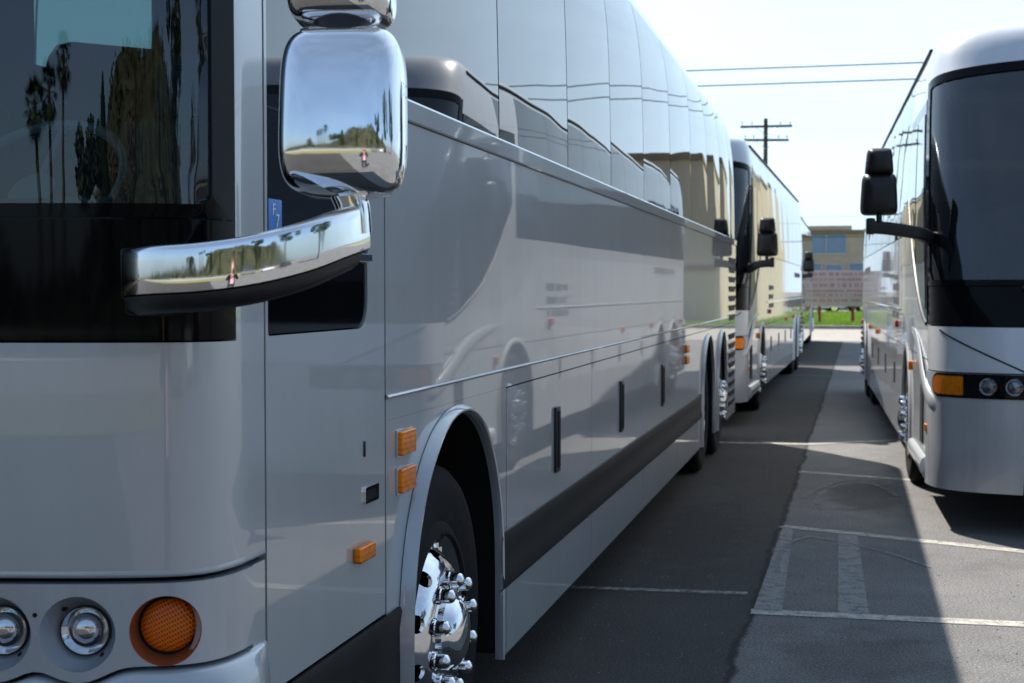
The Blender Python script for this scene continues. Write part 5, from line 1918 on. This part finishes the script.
def palm(label, loc, h, seed, lean=0.4):
    rnd = random.Random(seed)
    t = thing('palm_tree', label, 'tree', loc, 0, 'tall fan palms behind the camera')
    pth = catmull([(0, 0, 0), (lean * 0.2, 0, h * 0.35), (lean * 0.55, 0.1, h * 0.7), (lean, 0.1, h)], 6)
    bm = bmesh.new(); sweep(bm, pth, circ(0.20, 9), Vector((0, 1, 0)), scale=[1.3 - 0.5 * k / (len(pth) - 1) for k in range(len(pth))]); obj('trunk', bm, 'bark', t, 60)
    bm = bmesh.new()
    top = pth[-1]
    for k in range(75):
        a = rnd.uniform(0, 6.28); el = R(rnd.uniform(-75, 75))
        d = Vector((math.cos(a) * math.cos(el), math.sin(a) * math.cos(el), math.sin(el)))
        sd = d.cross(Vector((0, 0, 1))).normalized(); up = sd.cross(d)
        ln = rnd.uniform(0.75, 1.15)
        base = top + d * ln
        cyl(bm, top, base, 0.015, 0.01, 4)
        for j in range(11):
            aa = R(-80 + 16 * j)
            tip = base + (d * math.cos(aa) + sd * math.sin(aa)) * 0.75 - Vector((0, 0, 0.22 * abs(math.sin(aa)) + 0.08))
            s_ = (sd * math.cos(aa) - d * math.sin(aa)) * 0.045
            bm.faces.new([bm.verts.new(base - s_), bm.verts.new(base + s_), bm.verts.new(tip)])
    obj('crown', bm, 'leaf_palm', t, 0)
    return t


# verge, road and scrub hill
def hill_w(x):
    t_ = max(0.0, min(1.0, (x + 6) / 20))
    return 0.05 + 0.80 * t_ * t_ * (3 - 2 * t_)


bm = bmesh.new(); quad(bm, [(-120, -16.5), (120, -16.5), (120, -10.5), (-120, -10.5)], 0.02); struct('verge', bm, 'dry_grass')
bm = bmesh.new(); quad(bm, [(-120, -27), (120, -27), (120, -16.5), (-120, -16.5)], 0.012); struct('back_road', bm, 'concrete')
bm = bmesh.new()
nx, ny = 90, 36
from mathutils import noise as mnoise
V = []
for i in range(nx + 1):
    col = []
    for j in range(ny + 1):
        x = -180 + 360 * i / nx; y = -27 - 110 * j / ny
        f = min(1.0, j / 16.0)
        hgt = 13.0 * (f * f * (3 - 2 * f)) * hill_w(x) * 1.25 * (0.72 + 0.38 * math.sin(x * 0.021 + 0.6) + 0.55 * (mnoise.noise(Vector((x * 0.03, y * 0.03, 0.3)))))
        hgt += 1.4 * f * mnoise.noise(Vector((x * 0.16, y * 0.16, 4.0)))
        col.append(bm.verts.new((x, y, max(-0.5, hgt) + 0.03)))
    V.append(col)
for i in range(nx):
    for j in range(ny):
        bm.faces.new((V[i][j], V[i + 1][j], V[i + 1][j + 1], V[i][j + 1]))
bmesh.ops.recalc_face_normals(bm, faces=bm.faces[:])
for f_ in bm.faces:
    if f_.normal.z < 0: f_.normal_flip()
struct('hillside', bm, 'scrub', 60)
bm = bmesh.new()
rnd = random.Random(77)
for _ in range(420):
    x, y = rnd.uniform(-90, 90), rnd.uniform(-95, -28)
    f = min(1.0, (-27 - y) / 110 * 36 / 16.0)
    z = 13.0 * (f * f * (3 - 2 * f)) * hill_w(x) * 1.25 * (0.72 + 0.38 * math.sin(x * 0.021 + 0.6) + 0.55 * (mnoise.noise(Vector((x * 0.03, y * 0.03, 0.3)))))
    crown(bm, (x, y, max(0, z) + 0.5), rnd.uniform(0.9, 2.4), 70, 0.30, rnd, (1, 1, 0.8), 5)
tag(obj('shrubs', bm, 'leaf_mid', None, 0), kind='stuff')

palm('tallest fan palm of the three mirrored in the near windshield', (-4.6, -60, 0), 11.7, 1, 0.5)
palm('middle fan palm of the three mirrored in the near windshield', (-6.2, -60.5, 0), 10.3, 2, -0.3)
palm('shortest fan palm of the three mirrored in the near windshield', (-7.7, -60, 0), 9.6, 3, -0.5)
cypress('broad dark cypress beside the palms behind the camera', (2.6, -46, 0), 8.8, 1.3, 4)
cypress('thin tall cypress behind the camera, right of the broad one', (7.6, -34, 0), 7.2, 0.42, 5)
cypress('short thin cypress behind the camera beside the road', (15.0, -31, 0), 5.4, 0.4, 6)
cypress('broad cypress behind the camera to the right', (24, -36, 0), 9, 1.1, 7)
tree('loose olive tree among the cypresses behind the camera', (-0.2, -47, 0), 8.0, 2.2, 'leaf_dark', 8)
tree('brown leafed tree on the hill behind the camera', (9.0, -58, 2), 7.0, 4.5, 'leaf_brown', 9)
tree('olive tree at the foot of the hill behind the photographer', (-14.0, -52, 0), 6.0, 3.2, 'leaf_mid', 10)
tree('wide dark tree to the right of the parked grey suv', (22, -20, 0), 9.5, 4.2, 'leaf_dark', 11, n=2400, leaf=0.26)
tree('tall dark tree beside the white building at right', (30, -9, 0), 12, 5.0, 'leaf_dark', 12, n=2400, leaf=0.28)
tree('dark tree behind the right coach', (27, 6, 0), 10, 4.2, 'leaf_dark', 13, n=2000, leaf=0.28)
tree('olive tree far to the right behind the camera', (44, -24, 0), 9, 4.5, 'leaf_mid', 14)
car('grey suv parked behind the camera at the edge of the verge', (11.5, -12.3, 0.0), R(205), 'car_grey')
car('white sedan parked behind the camera further along the verge', (17.5, -9.5, 0.0), R(200), 'car_white', 'sedan')
car('dark suv parked at the far end of the row behind the camera', (22.5, -5.5, 0.0), R(195), 'car_dark')

# chain fence: posts and rail behind the road
t = thing('rail_fence', 'low galvanised rail fence along the road behind the camera', 'fence', (0, -16.2, 0))
bm = bmesh.new()
for z in (0.55, 0.95): cyl(bm, (-45, 0, z), (45, 0, z), 0.035, 0.035, 8)
obj('rail', bm, 'galv', t)
for k in range(31):
    bm = bmesh.new(); cyl(bm, (-45 + 3 * k, 0, 0), (-45 + 3 * k, 0, 1.05), 0.04, 0.04, 8); obj('fence_post', bm, 'galv', t)
# ------------------------------------------------------------------ the photographer, standing right behind the camera
M['skin'] = simple('skin', (0.55, 0.33, 0.24), 0.5, 0, 0.4, 0.06, 30)
M['jacket'] = simple('black_jacket', (0.012, 0.012, 0.014), 0.85, 0, 0.2, 0.3, 40)
M['shirt'] = simple('pink_patterned_shirt', (0.55, 0.32, 0.36), 0.85, 0, 0.2, 0.6, 25)
M['trousers'] = simple('dark_trousers', (0.03, 0.035, 0.05), 0.9, 0, 0.2, 0.2, 40)
M['hair'] = simple('brown_hair', (0.06, 0.03, 0.015), 0.6, 0, 0.4, 0.3, 60)


def skin_mesh(name, verts, edges, radii, mat, parent, sub=2):
    me = bpy.data.meshes.new(name)
    bm = bmesh.new()
    lay = bm.verts.layers.skin.verify()
    vs = [bm.verts.new(v) for v in verts]
    for a_, b_ in edges: bm.edges.new((vs[a_], vs[b_]))
    for i, r_ in enumerate(radii):
        vs[i][lay].radius = (r_, r_) if not isinstance(r_, tuple) else r_
    vs[0][lay].use_root = True
    bm.to_mesh(me)
    bm.free()
    o = bpy.data.objects.new(name, me)
    COL.objects.link(o)
    o.modifiers.new('skin', 'SKIN')
    m_ = o.modifiers.new('sub', 'SUBSURF'); m_.levels = sub; m_.render_levels = sub
    bpy.context.view_layer.update()
    dg = bpy.context.evaluated_depsgraph_get()
    me2 = bpy.data.meshes.new_from_object(o.evaluated_get(dg))
    bpy.data.objects.remove(o)
    for p in me2.polygons: p.use_smooth = True
    me2.materials.clear(); me2.materials.append(M[mat])
    me2.name = name
    o = bpy.data.objects.new(name, me2)
    COL.objects.link(o)
    o.parent = parent
    return o


def photographer():
    # local frame: looks along +Y, feet on z = 0; the camera lens is at (0, 0.30, 1.58)
    pv, pe, pr = [], [], []
    def add(p, r_, parent=None):
        pv.append(p); pr.append(r_)
        if parent is not None: pe.append((parent, len(pv) - 1))
        return len(pv) - 1
    pelvis = add((0, -0.02, 0.92), (0.15, 0.11))
    waist = add((0, -0.02, 1.10), (0.135, 0.10), pelvis)
    chest = add((0, -0.03, 1.30), (0.15, 0.11), waist)
    neck0 = add((0, -0.03, 1.43), (0.085, 0.075), chest)
    neck = add((0, -0.01, 1.49), 0.055, neck0)
    jaw = add((0, 0.025, 1.56), (0.066, 0.075), neck)
    head = add((0, 0.015, 1.64), (0.078, 0.095), jaw)
    crown_ = add((0, 0.005, 1.71), (0.062, 0.075), head)
    ends = {}
    for s_ in (-1, 1):
        sh = add((s_ * 0.17, -0.03, 1.40), 0.062, neck0)
        el = add((s_ * 0.25, 0.10, 1.21), 0.043, sh)
        fo = add((s_ * 0.17, 0.20, 1.40), 0.036, el)
        wr = add((s_ * 0.105, 0.235, 1.52), 0.027, fo)
        pa = add((s_ * 0.085, 0.262, 1.57), (0.030, 0.020), wr)
        for k, (dx, dz, ln) in enumerate(((0.0, 0.042, 1.0), (0.004, 0.022, 1.08), (0.004, 0.002, 1.0), (0.0, -0.016, 0.8))):
            b_ = add((s_ * 0.082, 0.285, 1.572 + dz * 0.8), 0.010, pa)
            c_ = add((s_ * (0.080 + dx), 0.285 + 0.03 * ln, 1.575 + dz), 0.009, b_)
            add((s_ * (0.060 + dx), 0.285 + 0.045 * ln, 1.577 + dz), 0.008, c_)
        t0 = add((s_ * 0.066, 0.235, 1.565), 0.012, pa)
        add((s_ * 0.040, 0.228, 1.575), 0.010, t0)
        hp = add((s_ * 0.09, -0.02, 0.86), 0.095, pelvis)
        kn = add((s_ * 0.11, 0.01, 0.48), 0.060, hp)
        an = add((s_ * 0.12, -0.03, 0.09), 0.038, kn)
        add((s_ * 0.125, 0.09, 0.045), (0.042, 0.034), an)
    root = thing('person', 'photographer in black jacket over a pink patterned shirt, holding a camera to the face', 'person', (1.2 + math.sin(-YAW) * -0.36, -0.36 * math.cos(YAW), 0), YAW)
    body = skin_mesh('body', pv, pe, pr, 'skin', root)
    # face: nose, ears, brow shadows
    for nm, c, sz in (('nose', (0, 0.118, 1.625), (0.022, 0.03, 0.045)), ('ear', (-0.084, 0.01, 1.63), (0.018, 0.04, 0.06)), ('ear', (0.084, 0.01, 1.63), (0.018, 0.04, 0.06))):
        bm = bmesh.new(); bmesh.ops.create_icosphere(bm, subdivisions=3, radius=0.5); bmesh.ops.scale(bm, vec=sz, verts=bm.verts[:]); bmesh.ops.translate(bm, vec=c, verts=bm.verts[:])
        obj(nm, bm, 'skin', root, 80)
    for s_ in (-1, 1):
        bm = bmesh.new(); bmesh.ops.create_icosphere(bm, subdivisions=2, radius=0.013); bmesh.ops.translate(bm, vec=(s_ * 0.032, 0.098, 1.648), verts=bm.verts[:]); obj('eye', bm, 'white', root, 80)
    bm = bmesh.new(); box(bm, (0, 0.102, 1.583), (0.045, 0.012, 0.010), bevel=0.004); obj('mouth', bm, 'red_post', root)
    # clothes follow the body
    jv = [(0, -0.02, 0.74), (0, -0.02, 1.02), (0, -0.03, 1.30), (0, -0.03, 1.42)]
    je = [(0, 1), (1, 2), (2, 3)]
    jr = [(0.20, 0.15), (0.185, 0.14), (0.172, 0.125), (0.10, 0.09)]
    for s_ in (-1, 1):
        i = len(jv)
        jv += [(s_ * 0.175, -0.03, 1.395), (s_ * 0.255, 0.10, 1.21), (s_ * 0.172, 0.197, 1.395), (s_ * 0.112, 0.232, 1.505)]
        je += [(3, i), (i, i + 1), (i + 1, i + 2), (i + 2, i + 3)]
        jr += [0.075, 0.058, 0.050, 0.042]
    skin_mesh('jacket', jv, je, jr, 'jacket', root)
    bm = bmesh.new()
    rows = []
    for z, w_, y in ((1.43, 0.05, 0.052), (1.36, 0.075, 0.090), (1.25, 0.085, 0.108), (1.10, 0.085, 0.128), (0.92, 0.085, 0.140)):
        rows.append([bm.verts.new((x * w_, y - 0.012 * abs(x), z)) for x in (-1, -0.5, 0, 0.5, 1)])
    for A, B in zip(rows, rows[1:]):
        for j in range(4): bm.faces.new((A[j], A[j + 1], B[j + 1], B[j]))
    ex = bmesh.ops.extrude_face_region(bm, geom=bm.faces[:])
    bmesh.ops.translate(bm, verts=[v for v in ex['geom'] if isinstance(v, bmesh.types.BMVert)], vec=(0, 0.006, 0))
    bmesh.ops.recalc_face_normals(bm, faces=bm.faces[:])
    obj('shirt', bm, 'shirt', root, 60)
    tv = [(0, -0.02, 1.08), (0, -0.02, 0.90)]; te = [(0, 1)]; tr_ = [(0.150, 0.115), (0.150, 0.115)]
    for s_ in (-1, 1):
        i = len(tv)
        tv += [(s_ * 0.09, -0.02, 0.80), (s_ * 0.11, 0.01, 0.48), (s_ * 0.12, -0.03, 0.10)]
        te += [(1, i), (i, i + 1), (i + 1, i + 2)]
        tr_ += [0.105, 0.075, 0.060]
    skin_mesh('trousers', tv, te, tr_, 'trousers', root)
    for s_ in (-1, 1):
        bm = bmesh.new(); box(bm, (s_ * 0.123, 0.03, 0.045), (0.10, 0.27, 0.085), bevel=0.035, seg=4); obj('shoe', bm, 'black_plastic', root)
    skin_mesh('hair', [(0, -0.045, 1.48), (0, -0.03, 1.64), (0, 0.0, 1.76)], [(0, 1), (1, 2)], [(0.105, 0.085), (0.115, 0.105), (0.095, 0.105)], 'hair', root)
    # the camera held to the face: its front stays just behind the picture's viewpoint
    c = thing('hand_camera', 'small black camera held up to the face by the photographer', 'camera', root.location + Matrix.Rotation(YAW, 3, 'Z') @ Vector((0, 0.275, 1.595)), YAW)
    bm = bmesh.new(); box(bm, (0, 0, 0), (0.128, 0.042, 0.075), bevel=0.010, seg=3); box(bm, (0, -0.002, 0.046), (0.05, 0.036, 0.022), bevel=0.006); obj('camera_body', bm, 'black_plastic', c)
    bm = bmesh.new(); lathe(bm, [(0.018, 0.001), (0.022, 0.031), (0.050, 0.031), (0.054, 0.028), (0.050, 0.022), (0.042, 0.001)], 32, 'Y'); bmesh.ops.recalc_face_normals(bm, faces=bm.faces[:]); obj('camera_lens', bm, 'black_plastic', c)


photographer()
